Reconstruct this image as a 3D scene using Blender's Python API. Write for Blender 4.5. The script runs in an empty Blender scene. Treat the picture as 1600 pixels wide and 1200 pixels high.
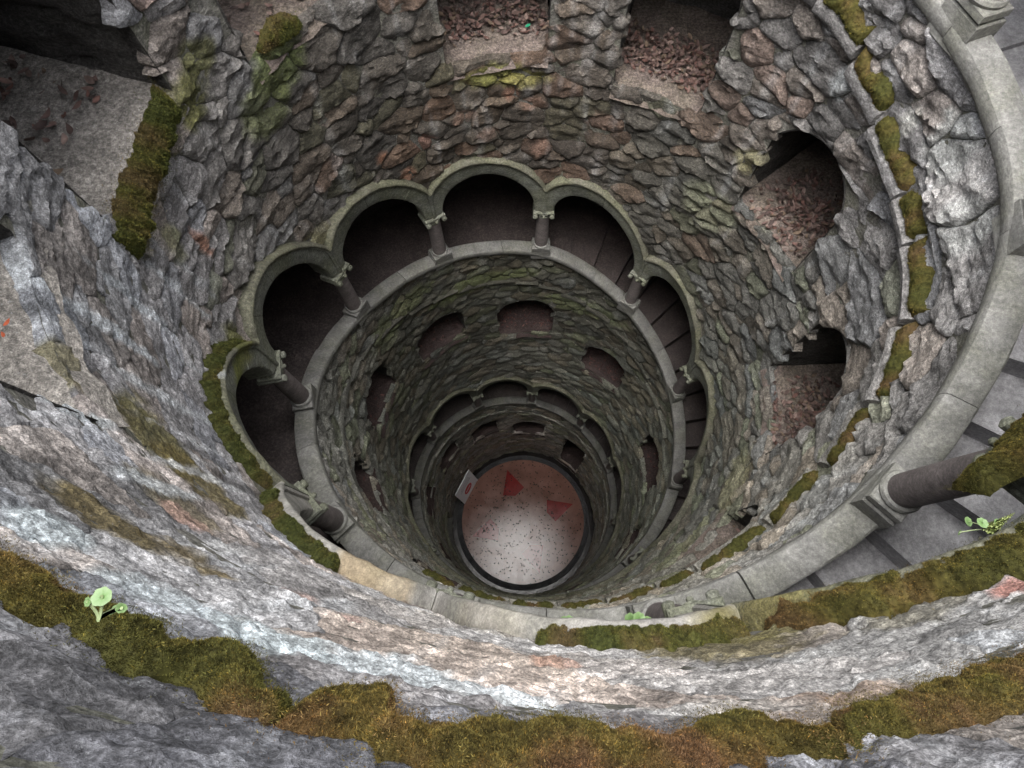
import bpy, math, random
import numpy as np
from mathutils import Vector, Matrix
from mathutils.geometry import delaunay_2d_cdt

random.seed(7)
rng = np.random.default_rng(7)
S = 2.4                      # metres per unit: the well's clear radius
C = bpy.context.scene.collection
sc = bpy.context.scene

# ------------------------------------------------------------------ camera, sky, sun, exposure
TH = 0.344
cam_d = bpy.data.cameras.new('camera')
cam = bpy.data.objects.new('camera', cam_d)
C.objects.link(cam)
cam.location = (-0.143 * S, -0.951 * S, 0.0)
cam.rotation_euler = (Matrix.Rotation(TH, 3, 'X') @ Matrix.Rotation(-0.007, 3, 'Z')).to_euler()
cam_d.sensor_fit = 'HORIZONTAL'
cam_d.sensor_width = 36.0
cam_d.lens = 36.0 * 900.0 / 1600.0
cam_d.clip_start = 0.02
cam_d.clip_end = 400.0
sc.camera = cam

world = bpy.data.worlds.new("World")
sc.world = world
world.use_nodes = True
wn = world.node_tree
for n in list(wn.nodes):
    wn.nodes.remove(n)
sky = wn.nodes.new('ShaderNodeTexSky')
sky.sky_type = 'NISHITA'
sky.sun_disc = False
sky.sun_elevation = math.radians(72)
sky.sun_rotation = math.radians(200)
sky.air_density = 1.0
sky.dust_density = 6.0
sky.ozone_density = 1.0
bg = wn.nodes.new('ShaderNodeBackground')
bg.inputs['Strength'].default_value = 0.15
wo = wn.nodes.new('ShaderNodeOutputWorld')
hs = wn.nodes.new('ShaderNodeHueSaturation')       # overcast: the blue is mostly veiled
hs.inputs['Saturation'].default_value = 0.28
wn.links.new(sky.outputs[0], hs.inputs['Color'])
wn.links.new(hs.outputs[0], bg.inputs['Color'])
wn.links.new(bg.outputs[0], wo.inputs['Surface'])

sun_d = bpy.data.lights.new('overcast_sun', 'SUN')
sun_d.energy = 1.3
sun_d.angle = math.radians(58)
sun_d.color = (1.0, 0.97, 0.92)
sun = bpy.data.objects.new('overcast_sun', sun_d)
C.objects.link(sun)
sun.rotation_euler = (math.radians(-19), math.radians(-4), 0)

sc.view_settings.view_transform = 'Standard'
sc.view_settings.look = 'None'
sc.view_settings.gamma = 1.0
sc.view_settings.use_curve_mapping = False
sc.view_settings.exposure = 2.05
sc.render.engine = 'CYCLES'
sc.cycles.max_bounces = 8
sc.cycles.diffuse_bounces = 6
sc.cycles.glossy_bounces = 3
sc.cycles.caustics_reflective = False
sc.cycles.caustics_refractive = False
sc.cycles.use_denoising = True

CAM = np.array([-0.143, 0.951, 0.0])      # x, y (towards the near wall), depth


# ------------------------------------------------------------------ maths helpers
def _hash(i, j, k):
    h = (i * 374761393 + j * 668265263 + k * 2147483647 + 974711) & 0xffffffff
    h = ((h ^ (h >> 13)) * 1274126177) & 0xffffffff
    h = h ^ (h >> 16)
    return (h & 0xffff) / 32767.5 - 1.0


def vnoise(p):
    p = np.asarray(p, float)
    f = np.floor(p)
    i = f.astype(np.int64)
    t = p - f
    t = t * t * (3 - 2 * t)
    r = 0
    for a in (0, 1):
        wa = t[:, 0] if a else 1 - t[:, 0]
        for b in (0, 1):
            wb = t[:, 1] if b else 1 - t[:, 1]
            for c in (0, 1):
                wc = t[:, 2] if c else 1 - t[:, 2]
                r = r + wa * wb * wc * _hash(i[:, 0] + a, i[:, 1] + b, i[:, 2] + c)
    return r


def fbm(p, o=4, ridged=False):
    p = np.asarray(p, float)
    r = 0
    a = 1.0
    s = 0
    for k in range(o):
        n = vnoise(p + 17.3 * k)
        if ridged:
            n = 1 - 2 * np.abs(n)
        r = r + a * n
        s += a
        a *= 0.5
        p = p * 2.03
    return r / s


def W(ph, r, d):
    """cylinder coordinates (degrees, radius, depth) in units of S -> world points"""
    ph = np.radians(np.asarray(ph, float))
    r = np.asarray(r, float)
    d = np.asarray(d, float)
    return np.stack(np.broadcast_arrays(r * np.cos(ph) * S, -r * np.sin(ph) * S, -d * S), -1)


def camdist(ph, d, r=1.02):
    ph = math.radians(ph)
    return math.sqrt((r * math.cos(ph) - CAM[0]) ** 2 + (r * math.sin(ph) - CAM[1]) ** 2 + d * d)


def project(P):
    """world points -> photograph pixels (1600 x 1200), used only to choose mesh resolution"""
    P = np.asarray(P, float) / S
    x = P[:, 0] - CAM[0]
    y = -P[:, 1] - CAM[1]
    d = -P[:, 2]
    z = -math.sin(TH) * y + math.cos(TH) * d
    v = math.cos(TH) * y + math.sin(TH) * d
    z = np.where(z < 0.02, 0.02, z)
    return 800 + 900 * x / z, 600 + 900 * v / z, z


# ------------------------------------------------------------------ the helix of the stair
KP = np.array([-130, -90, -40, 10, 60, 110, 160, 210, 260, 276, 310, 360, 410, 460, 510, 560, 610, 660, 710, 760, 810, 860, 902], float)
KD = np.array([.90, .95, 1.03, 1.12, 1.50, 1.88, 2.28, 2.80, 3.06, 3.12, 3.48, 4.02, 4.50, 4.88, 5.22, 5.58, 6.0, 6.38, 6.78, 7.2, 7.62, 8.05, 8.40])
_px = np.arange(-170, 950, 1.0)
_k = np.exp(-0.5 * (np.arange(-24, 25) / 6.0) ** 2)
_k /= _k.sum()
_py = -.04 + np.convolve(np.pad(np.interp(_px, KP, KD), 24, mode='edge'), _k, 'valid')


def dL(p):
    return np.interp(p, _px, _py)


COLS = [-54, -20, 11, 46, 78, 107, 136, 170, 204.4, 238, 272.2, 307.5, 341.5, 372.4, 406.4, 438.5, 470.5, 502.5,
        534.5, 567, 601, 634, 667, 698.5, 732, 766, 800, 834, 868, 902]
P0, P1 = COLS[0], COLS[-1]
ARC_Y0 = .405                 # springing above the ledge
EXT_B, INT_B = .365, .255


def ext_h(pc):
    """height of the arch extrados above the ledge at continuous angle pc"""
    pc = np.asarray(pc, float)
    i = np.clip(np.searchsorted(COLS, pc) - 1, 0, len(COLS) - 2)
    c = np.array(COLS)
    a, b = c[i], c[i + 1]
    x = np.radians(pc - (a + b) / 2)
    hw = np.radians((b - a) / 2) + .045
    return ARC_Y0 + EXT_B * np.sqrt(np.clip(1 - (x / hw) ** 2, 0, 1))


# niches: centre angle, half width (deg), depth of sill, height, kind
NICHES = [(146.5, 10.5, .80, .52, 1), (181.5, 12.5, 1.13, .58, 1), (219, 10.0, 1.27, .55, 1), (259, 11.2, 1.69, .55, 1),
          (296, 10.3, 1.81, .60, 1), (334.5, 11.0, 2.06, .50, 1), (371.5, 11.5, 2.46, .62, 1), (408, 9.5, 2.62, .48, 1),
          (444, 9.5, 2.95, .5, 1), (480, 9.5, 3.2, .5, 1), (517, 9.0, 3.45, .5, 1), (553, 11, 3.76, .50, 1), (590, 11.5, 4.02, .46, 1),
          (628, 12, 4.29, .56, 1), (667.5, 11, 4.76, .53, 1), (717, 12, 5.12, .58, 1), (754, 9.5, 5.35, .5, 1),
          (790, 9.5, 5.62, .5, 1), (826, 9.5, 5.9, .5, 1), (862, 9.5, 6.15, .5, 1), (898, 9.5, 6.4, .5, 1), (931, 10, 6.82, .5, 1),
          (962, 10, 7.1, .5, 1), (994, 12, 7.47, .55, 1)]
DOORS = [(310.5, 9.5, 8.42, 1.25, 0)]
HOLES = NICHES + DOORS


def hole_push(ph, d, grow=0.0, cen=None):
    """move points that fall inside an opening onto its outline, all of a stone's points the same way (cen: its middle);
    returns ph, d, inside mask"""
    ph = np.array(ph, float)
    d = np.array(d, float)
    inside_any = np.zeros(len(ph), bool)
    for k in (-1, 0, 1, 2):                     # the arcade
        pc = ph % 360 + 360 * k
        m = (pc > P0) & (pc < P1)
        if not m.any():
            continue
        L = dL(pc)
        lo = L + .05 - (.02 if grow else 0) * 1.0
        hi = L - ext_h(pc) + .012 - grow
        ins = m & (d < lo) & (d > hi)
        if not ins.any():
            continue
        if cen is None:
            up = (d - hi) < (lo - d)
        else:
            c = pc + ((cen[0] - ph + 180) % 360 - 180)
            up = cen[1] < dL(c) - .3
            # points from deeper inside stop a little further back, so no two faces share a plane
            hi = hi - .05 * np.clip(d - hi, 0, .3)
            lo = lo + .05 * np.clip(lo - d, 0, .3)
        d = np.where(ins, np.where(up, hi, lo), d)
        inside_any |= ins
    for (pc, hw, db, h, arch) in HOLES:
        x = ((ph - pc + 180) % 360) - 180
        wob = 0 if grow else .9 * np.sin(d * 47 + pc) + .7 * np.sin(d * 101 + 2 * pc)
        w = hw + wob + math.degrees(grow)
        y = db - d
        ry = .17 if arch else .02
        xn = np.clip(np.abs(x) / w, 0, 1)
        top = h - ry + ry * np.sqrt(np.clip(1 - xn ** 2, 0, 1)) + grow
        ins = (np.abs(x) < w) & (y > -grow) & (y < top)
        if not ins.any():
            continue
        dx = np.radians(w - np.abs(x))
        dyb = y + grow
        dyt = top - y
        if cen is None:
            c = np.argmin(np.stack([dx, dyb, dyt]), 0)
            sg_ = np.sign(x)
        else:
            cx = ((cen[0] - pc + 180) % 360) - 180
            cy = db - cen[1]
            if abs(cx) > hw * .82 and cy < h - ry * .35 and cy > -.02:
                c = np.zeros(len(ph), int)
            elif cy < h * .5:
                c = np.ones(len(ph), int)
            else:
                c = np.full(len(ph), 2)
            sg_ = np.full(len(ph), 1.0 if cx > 0 else -1.0)
            tgt = sg_ * (w + 3.0 * np.clip(np.radians(w - sg_ * x), 0, .4))
        if cen is None:
            ph = np.where(ins & (c == 0), ph + sg_ * (w - np.abs(x)), ph)
        else:
            ph = np.where(ins & (c == 0), ph + (tgt - x), ph)
        pen = 0 if cen is None else .07
        d = np.where(ins & (c == 1), db + grow + pen * np.clip(y, 0, .3), d)
        d = np.where(ins & (c == 2), db - top - pen * np.clip(top - y, 0, .3), d)
        inside_any |= ins
    return ph, d, inside_any


# ------------------------------------------------------------------ object helpers
def link(o, parent=None):
    C.objects.link(o)
    if parent:
        o.parent = parent
    return o


def mesh_obj(name, V, F, mat, parent=None, col=None, smooth=True, mats=None):
    """V: Nx3 world points, F: list of index tuples or an int array"""
    me = bpy.data.meshes.new(name)
    V = np.asarray(V, float)
    if isinstance(F, np.ndarray):
        n, k = F.shape
        me.vertices.add(len(V))
        me.vertices.foreach_set('co', V.astype(np.float32).ravel())
        me.loops.add(n * k)
        me.loops.foreach_set('vertex_index', F.astype(np.int32).ravel())
        me.polygons.add(n)
        me.polygons.foreach_set('loop_start', np.arange(0, n * k, k, dtype=np.int32))
        me.polygons.foreach_set('loop_total', np.full(n, k, dtype=np.int32))
        me.update(calc_edges=True)
    else:
        me.from_pydata(V.tolist(), [], F)
    if smooth:
        me.polygons.foreach_set('use_smooth', [True] * len(me.polygons))
    if col is not None:
        a = me.color_attributes.new('Col', 'FLOAT_COLOR', 'POINT')
        c = np.ones((len(V), 4), np.float32)
        c[:, :3] = np.broadcast_to(np.asarray(col, np.float32), (len(V), 3))
        a.data.foreach_set('color', c.ravel())
    me.materials.append(mat)
    me.update()
    o = bpy.data.objects.new(name, me)
    return link(o, parent)


def thing(name, label, cat, group=None, loc=(0, 0, 0)):
    o = bpy.data.objects.new(name, None)
    o.empty_display_size = .1
    o.location = loc
    C.objects.link(o)
    o['label'] = label
    o['category'] = cat
    if group:
        o['group'] = group
    return o


def tag(o, label=None, cat=None, group=None, kind=None):
    if label:
        o['label'] = label
    if cat:
        o['category'] = cat
    if group:
        o['group'] = group
    if kind:
        o['kind'] = kind
    return o


class MB:
    """collects quads/triangles in a local frame"""
    def __init__(self):
        self.V = []
        self.F = []

    def add(self, V, F):
        b = sum(len(v) for v in self.V)
        self.V.append(np.asarray(V, float))
        self.F += [tuple(int(i) + b for i in f) for f in F]

    def box(self, x0, x1, y0, y1, z0, z1, bev=.006):
        xs, ys, zs = [], [], []
        b = bev
        V = []
        for (z, ins) in ((z0, b), (z0 + b, 0), (z1 - b, 0), (z1, b)):
            V += [(x0 + ins + (0), y0 + ins, z), (x1 - ins, y0 + ins, z), (x1 - ins, y1 - ins, z), (x0 + ins, y1 - ins, z)]
        F = [(3, 2, 1, 0), (12, 13, 14, 15)]
        for k in range(3):
            for i in range(4):
                j = (i + 1) % 4
                F.append((k * 4 + i, k * 4 + j, k * 4 + 4 + j, k * 4 + 4 + i))
        self.add(V, F)

    def lathe(self, prof, n=24, axis='z', org=(0, 0, 0)):
        V, F = [], []
        for (r, h) in prof:
            for i in range(n):
                a = 2 * math.pi * i / n
                if axis == 'z':
                    V.append((org[0] + r * math.cos(a), org[1] + r * math.sin(a), org[2] + h))
                else:        # along x (radial)
                    V.append((org[0] + h, org[1] + r * math.cos(a), org[2] + r * math.sin(a)))
        m = len(prof)
        for k in range(m - 1):
            for i in range(n):
                j = (i + 1) % n
                F.append((k * n + i, k * n + j, k * n + n + j, k * n + n + i))
        F.append(tuple(range(n))[::-1])
        F.append(tuple((m - 1) * n + i for i in range(n)))
        self.add(V, F)

    def obj(self, name, mat, parent, frame=None, col=None, smooth=True, jit=0.0):
        V = np.concatenate(self.V)
        if jit:
            V = V + jit * np.stack([fbm(V * 14 + s, 3) for s in (3, 40, 90)], -1)
        if frame is not None:
            V = frame(V)
        o = mesh_obj(name, V, self.F, mat, parent, col, smooth)
        if smooth:
            o.data.set_sharp_from_angle(angle=math.radians(42))
        return o


def frame_at(ph, d, r):
    """local x = outwards, y = clockwise, z = up, in units"""
    a = math.radians(ph)
    o = np.array([r * math.cos(a), -r * math.sin(a), -d])
    ex = np.array([math.cos(a), -math.sin(a), 0])
    ey = np.array([-math.sin(a), -math.cos(a), 0])
    ez = np.array([0, 0, 1.0])
    return lambda V: (o + V[:, :1] * ex + V[:, 1:2] * ey + V[:, 2:3] * ez) * S


# ------------------------------------------------------------------ materials
def nodes(name):
    m = bpy.data.materials.new(name)
    m.use_nodes = True
    nt = m.node_tree
    b = nt.nodes['Principled BSDF']
    return m, nt, b


def N(nt, t, **kw):
    n = nt.nodes.new(t)
    for k, v in kw.items():
        if k in n.inputs:
            n.inputs[k].default_value = v
        else:
            setattr(n, k, v)
    return n


def ramp(nt, src, stops):
    r = nt.nodes.new('ShaderNodeValToRGB')
    e = r.color_ramp.elements
    while len(e) > 1:
        e.remove(e[-1])
    e[0].position = stops[0][0]
    c = stops[0][1]
    e[0].color = (c, c, c, 1) if np.isscalar(c) else (*c, 1)
    for p, c in stops[1:]:
        x = e.new(p)
        x.color = (c, c, c, 1) if np.isscalar(c) else (*c, 1)
    nt.links.new(src, r.inputs[0])
    return r.outputs[0]


def mix(nt, fac, a, b, mode='MIX'):
    m = nt.nodes.new('ShaderNodeMix')
    m.data_type = 'RGBA'
    m.blend_type = mode
    for sock, v in ((0, fac), (6, a), (7, b)):
        if hasattr(v, 'is_output'):
            nt.links.new(v, m.inputs[sock])
        elif sock == 0:
            m.inputs[0].default_value = v
        else:
            m.inputs[sock].default_value = (*v, 1)
    return m.outputs[2]


def rock(name, base=None, rough=.85, bump=.5, grain=1.0, strata=1.0, pale=.35, green=0.0, spec=.35, dark=.5, con=1.0):
    """layered speckled stone; the base colour comes from the Col attribute unless given"""
    m, nt, b = nodes(name)
    geo = N(nt, 'ShaderNodeNewGeometry')
    pos = geo.outputs['Position']
    mp = N(nt, 'ShaderNodeMapping')
    mp.inputs['Scale'].default_value = (1, 1, 1.8)
    nt.links.new(pos, mp.inputs[0])
    n1 = N(nt, 'ShaderNodeTexNoise', Scale=5.0, Detail=8.0, Roughness=.68)
    nt.links.new(mp.outputs[0], n1.inputs['Vector'])
    n2 = N(nt, 'ShaderNodeTexNoise', Scale=38.0, Detail=7.0, Roughness=.72)
    nt.links.new(mp.outputs[0], n2.inputs['Vector'])
    n3 = N(nt, 'ShaderNodeTexNoise', Scale=170.0 * grain, Detail=4.0, Roughness=.7)
    nt.links.new(pos, n3.inputs['Vector'])
    if base is None:
        at = N(nt, 'ShaderNodeAttribute', attribute_name='Col')
        col = at.outputs['Color']
    else:
        rgb = N(nt, 'ShaderNodeRGB')
        rgb.outputs[0].default_value = (*base, 1)
        col = rgb.outputs[0]
    # multiply by tonal variation at three scales
    v1 = ramp(nt, n1.outputs['Fac'], [(.25, dark * .8), (.5, 1.0), (.75, 1.55)])
    v2 = ramp(nt, n2.outputs['Fac'], [(.36, .40), (.5, 1.0), (.64, 1.9)])
    v3 = ramp(nt, n3.outputs['Fac'], [(.38, .5), (.5, 1.0), (.62, 1.7)])
    col = mix(nt, 1.0, col, v1, 'MULTIPLY')
    col = mix(nt, .85 * con, col, v2, 'MULTIPLY')
    col = mix(nt, .7 * con, col, v3, 'MULTIPLY')
    # pale lichen crust
    n4 = N(nt, 'ShaderNodeTexNoise', Scale=13.0, Detail=9.0, Roughness=.74)
    nt.links.new(pos, n4.inputs['Vector'])
    l = ramp(nt, n4.outputs['Fac'], [(.57, 0), (.615, 1)])
    lm = N(nt, 'ShaderNodeMath', operation='MULTIPLY')
    nt.links.new(l, lm.inputs[0])
    lm.inputs[1].default_value = pale
    lc = mix(nt, 1.0, col, (1.9, 1.95, 2.0), 'MULTIPLY')
    col = mix(nt, lm.outputs[0], col, lc)
    n6 = N(nt, 'ShaderNodeTexNoise', Scale=64.0 * grain, Detail=6.0, Roughness=.78)
    nt.links.new(mp.outputs[0], n6.inputs['Vector'])
    l6 = ramp(nt, n6.outputs['Fac'], [(.60, 0), (.65, 1)])
    lm6 = N(nt, 'ShaderNodeMath', operation='MULTIPLY')
    nt.links.new(l6, lm6.inputs[0])
    lm6.inputs[1].default_value = min(1, pale * 1.7)
    col = mix(nt, lm6.outputs[0], col, mix(nt, .55, col, (.55, .57, .58)))
    l7 = ramp(nt, n6.outputs['Fac'], [(.33, .45), (.42, 1.0)])
    col = mix(nt, .9 * con, col, l7, 'MULTIPLY')
    if green:
        n5 = N(nt, 'ShaderNodeTexNoise', Scale=3.1, Detail=6.0, Roughness=.66)
        nt.links.new(pos, n5.inputs['Vector'])
        g = ramp(nt, n5.outputs['Fac'], [(.42, 0), (.6, 1)])
        gm = N(nt, 'ShaderNodeMath', operation='MULTIPLY')
        nt.links.new(g, gm.inputs[0])
        gm.inputs[1].default_value = green
        gc = mix(nt, 1.0, v2, (.095, .10, .05), 'MULTIPLY')
        col = mix(nt, gm.outputs[0], col, gc)
    nt.links.new(col, b.inputs['Base Color'])
    b.inputs['Roughness'].default_value = rough
    b.inputs['Specular IOR Level'].default_value = spec
    # relief: strata + grain
    s1 = N(nt, 'ShaderNodeBump', Strength=min(1, bump * strata), Distance=.06)
    nt.links.new(n1.outputs['Fac'], s1.inputs['Height'])
    s2 = N(nt, 'ShaderNodeBump', Strength=min(1, bump), Distance=.022)
    nt.links.new(n2.outputs['Fac'], s2.inputs['Height'])
    nt.links.new(s1.outputs[0], s2.inputs['Normal'])
    s3 = N(nt, 'ShaderNodeBump', Strength=min(1, bump * .8), Distance=.007)
    nt.links.new(n3.outputs['Fac'], s3.inputs['Height'])
    nt.links.new(s2.outputs[0], s3.inputs['Normal'])
    nt.links.new(s3.outputs[0], b.inputs['Normal'])
    return m


M_STONE = rock('rubble_stone', bump=.9)
M_MORTAR = rock('old_mortar', base=(.15, .145, .13), bump=.6, green=.35, dark=.6)
M_GRANITE = rock('dressed_granite', rough=.8, bump=.22, strata=.4, pale=.10, green=.25, dark=.75, con=.45)
M_GREEN = rock('algae_covered_stone', rough=.85, bump=.35, strata=.5, pale=.25, green=.42, dark=.55, con=.8)
M_SHAFT = rock('red_brown_granite', base=(.135, .118, .115), rough=.62, bump=.16, strata=.2, pale=.1, dark=.8, con=.5)
M_STEP_SHADE = rock('shaded_step_stone', base=(.040, .031, .029), rough=.6, bump=.25, strata=.4, pale=.1, dark=.7)  # step stone darkened: the gallery's shade is put into the colour
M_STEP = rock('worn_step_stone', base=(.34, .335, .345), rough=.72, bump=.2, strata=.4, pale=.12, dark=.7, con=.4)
M_DARK = rock('shaded_gallery_rock', base=(.045, .039, .037), rough=.75, bump=.7)  # base colour lowered so the gallery interior looks shadowed
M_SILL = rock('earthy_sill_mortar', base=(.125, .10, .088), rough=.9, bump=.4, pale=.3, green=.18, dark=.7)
M_SILL_DARK = rock('shaded_sill_earth', base=(.040, .027, .025), rough=.85, bump=.5, pale=.15, dark=.7)  # sill earth of deeper niches, their shadow painted into the base colour
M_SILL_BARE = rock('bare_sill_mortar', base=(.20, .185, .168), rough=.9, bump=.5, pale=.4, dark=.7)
M_REVEAL = rock('niche_reveal_rock', base=(.07, .066, .062), rough=.85, bump=.8, dark=.5)  # darker than the wall stone, to paint in the shade inside niches


def attr_mat(name, rough=.9, trans=0.0, spec=.2, noise=.4, scale=60):
    m, nt, b = nodes(name)
    at = N(nt, 'ShaderNodeAttribute', attribute_name='Col')
    geo = N(nt, 'ShaderNodeNewGeometry')
    n = N(nt, 'ShaderNodeTexNoise', Scale=scale, Detail=5.0)
    nt.links.new(geo.outputs['Position'], n.inputs['Vector'])
    v = ramp(nt, n.outputs['Fac'], [(.3, 1 - noise), (.7, 1 + noise)])
    c = mix(nt, 1.0, at.outputs['Color'], v, 'MULTIPLY')
    nt.links.new(c, b.inputs['Base Color'])
    b.inputs['Roughness'].default_value = rough
    b.inputs['Specular IOR Level'].default_value = spec
    return m


M_MOSS = attr_mat('moss', noise=.5)
M_LEAF = attr_mat('dry_leaf', rough=.7, noise=.3, scale=30)
M_PLANT = attr_mat('fleshy_green_leaf', rough=.45, spec=.45, noise=.12, scale=90)


ORD = ['first', 'second', 'third', 'fourth', 'fifth', 'sixth', 'seventh', 'eighth', 'ninth', 'tenth']

# ------------------------------------------------------------------ the rubble wall
def wall_r(ph, d):
    ph = np.asarray(ph, float)
    d = np.asarray(d, float)
    a = np.radians(ph)
    p = np.stack([np.cos(a) * 2.2, np.sin(a) * 2.2, d * 2.2], -1).reshape(-1, 3)
    n = fbm(p, 3).reshape(ph.shape)
    r = 1.032 + .012 * n
    return r


ANCH = [  # angle, depth, stone colour in that region; deep ones paled to make up missing light
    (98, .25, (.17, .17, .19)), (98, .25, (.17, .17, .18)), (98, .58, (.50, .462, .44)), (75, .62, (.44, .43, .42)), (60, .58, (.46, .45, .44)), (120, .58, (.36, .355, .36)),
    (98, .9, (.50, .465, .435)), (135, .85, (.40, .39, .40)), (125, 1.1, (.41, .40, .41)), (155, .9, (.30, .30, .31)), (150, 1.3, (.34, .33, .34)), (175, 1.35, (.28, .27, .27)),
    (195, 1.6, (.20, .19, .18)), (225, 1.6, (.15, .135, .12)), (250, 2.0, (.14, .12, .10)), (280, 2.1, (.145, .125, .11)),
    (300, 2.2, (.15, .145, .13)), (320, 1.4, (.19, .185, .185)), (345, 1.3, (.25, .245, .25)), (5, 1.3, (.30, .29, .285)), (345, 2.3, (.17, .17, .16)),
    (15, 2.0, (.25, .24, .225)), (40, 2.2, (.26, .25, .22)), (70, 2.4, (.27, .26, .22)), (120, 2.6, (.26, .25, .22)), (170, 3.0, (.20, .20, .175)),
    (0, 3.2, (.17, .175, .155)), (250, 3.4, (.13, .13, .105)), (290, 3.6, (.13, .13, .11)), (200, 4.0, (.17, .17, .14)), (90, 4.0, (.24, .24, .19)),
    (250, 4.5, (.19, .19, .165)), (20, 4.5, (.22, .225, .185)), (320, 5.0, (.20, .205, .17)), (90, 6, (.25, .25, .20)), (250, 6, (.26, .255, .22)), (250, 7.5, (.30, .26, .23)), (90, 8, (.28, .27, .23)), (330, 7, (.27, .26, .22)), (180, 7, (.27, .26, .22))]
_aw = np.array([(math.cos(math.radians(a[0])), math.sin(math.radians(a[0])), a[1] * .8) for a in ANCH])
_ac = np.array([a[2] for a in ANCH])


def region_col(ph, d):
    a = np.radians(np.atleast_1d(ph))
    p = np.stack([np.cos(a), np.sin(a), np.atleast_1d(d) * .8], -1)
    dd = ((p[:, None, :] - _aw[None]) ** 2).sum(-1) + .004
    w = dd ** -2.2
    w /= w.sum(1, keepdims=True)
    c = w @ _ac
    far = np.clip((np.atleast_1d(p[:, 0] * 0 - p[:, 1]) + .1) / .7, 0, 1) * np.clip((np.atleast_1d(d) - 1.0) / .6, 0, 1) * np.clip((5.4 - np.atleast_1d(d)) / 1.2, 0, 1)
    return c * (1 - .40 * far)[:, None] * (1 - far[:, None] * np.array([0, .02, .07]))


STAINS = [  # angle, depth, half sizes (deg, depth), colour, strength: lichens, algae and iron stains with shapes of their own
    (137, .97, 6, .10, (.13, .115, .04), .9), (131.5, .99, 6, .08, (.15, .12, .045), .9), (121.5, .57, 4.5, .05, (.14, .11, .05), .95),
    (117.5, .62, 3.5, .05, (.17, .13, .06), .9), (143, .82, 3, .05, (.16, .14, .06), .7), (126, .8, 4, .07, (.15, .12, .05), .6),
    (83, .80, 7, .10, (.20, .17, .09), .9), (78, .90, 6, .09, (.17, .15, .06), .9), (72, .72, 5, .06, (.20, .18, .12), .6), (68, .95, 6, .08, (.16, .13, .06), .6),
    (115.2, 1.13, 2.6, .045, (.36, .25, .11), .5), (111, 1.14, 1.8, .035, (.36, .26, .13), .42), (105.5, 1.05, 2.4, .05, (.34, .28, .19), .4), (119, 1.22, 2, .04, (.5, .25, .08), .7),
    (100, 1.0, 3, .07, (.36, .33, .28), .5), (67.5, .655, 1.6, .022, (.42, .18, .14), .8), (95.5, .70, 1.5, .02, (.50, .30, .22), .7),
    (123.7, .77, 2.2, .035, (.44, .29, .24), .7), (112.4, .71, 1.3, .03, (.46, .32, .28), .7), (108.4, .69, 1.2, .025, (.46, .32, .28), .7), (84, .50, 4, .03, (.5, .36, .27), .7),
    (103.5, .50, 3, .06, (.62, .66, .68), 1), (98.5, .47, 2.6, .03, (.66, .70, .72), .9), (108, .47, 2.4, .05, (.58, .64, .66), .9), (113.5, .45, 2.5, .04, (.55, .60, .62), .8), (119, .46, 2, .04, (.6, .66, .68), .8),
    (93, .47, 3, .03, (.62, .60, .58), .8), (88, .49, 3, .03, (.62, .58, .54), .7),
    (152, 1.0, 1.1, .22, (.50, .53, .56), .8), (160, 1.15, .9, .2, (.46, .49, .52), .8), (146, 1.15, 1.0, .22, (.52, .54, .56), .7), (140, 1.15, .8, .16, (.52, .53, .55), .7), (133, 1.05, .8, .2, (.56, .57, .58), .7), (128, .8, 1.2, .1, (.55, .58, .6), .7),
    (168, 1.3, .8, .2, (.42, .44, .46), .7), (136, .75, 1.2, .08, (.56, .6, .62), .7), (119.5, .72, 1.0, .10, (.62, .62, .62), .7), (173, 1.45, .8, .16, (.4, .41, .42), .6), (156, 1.4, .8, .15, (.48, .5, .52), .6),
    (352, 1.22, 5, .10, (.40, .41, .40), .8), (5, 1.25, 5, .08, (.42, .43, .42), .7), (344, 1.28, 2, .05, (.5, .5, .46), .5), (330, 1.36, 2, .05, (.5, .53, .54), .6),
    (179.6, 1.42, 1.3, .08, (.30, .16, .11), .9), (228, 1.96, 1.8, .03, (.30, .15, .09), .9), (233.5, 2.14, 2.6, .05, (.27, .15, .10), .9), (250.5, 1.94, 4, .04, (.21, .135, .10), .7),
    (268, 1.93, 3.5, .04, (.24, .15, .11), .7), (262, 1.86, 2, .03, (.30, .17, .12), .8), (256, 2.07, 3, .04, (.21, .14, .11), .6), (284, 2.0, 3, .06, (.20, .14, .11), .6), (270, 2.2, 2.6, .06, (.23, .145, .11), .7), (240, 2.0, 3, .05, (.24, .14, .11), .7),
    (259, 1.76, 8, .05, (.17, .17, .05), .9), (265, 1.80, 6, .04, (.24, .22, .07), .8), (213, 1.33, 6, .09, (.10, .12, .045), .9), (208, 1.4, 7, .1, (.11, .125, .05), .8), (196, 1.18, 5, .07, (.13, .13, .045), .95), (201, 1.14, 4, .06, (.12, .12, .05), .9),
    (175, 1.28, 3, .06, (.15, .15, .07), .7), (186, 1.95, 7, .12, (.14, .145, .06), .8), (201, 2.05, 7, .10, (.16, .15, .07), .7), (335, 1.95, 8, .1, (.26, .27, .16), .7), (318, 2.2, 8, .12, (.19, .2, .13), .6), (322, 1.85, 4, .06, (.3, .28, .15), .6),
    (167, 1.62, 5, .10, (.13, .13, .04), .9), (160, 1.60, 6, .05, (.12, .13, .035), 1), (5, 2.3, 2.5, .15, (.2, .22, .10), .7), (28, 2.7, 10, .15, (.30, .29, .16), .6), (50, 2.9, 12, .15, (.27, .28, .16), .6),
    (70, 2.4, 14, .1, (.27, .28, .15), .7), (100, 2.6, 16, .12, (.26, .27, .14), .7), (140, 2.7, 12, .12, (.25, .26, .15), .6), (250, 3.35, 20, .10, (.13, .15, .06), .7), (290, 3.7, 20, .12, (.13, .15, .07), .6), (215, 3.1, 16, .12, (.15, .17, .08), .6)]


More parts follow.
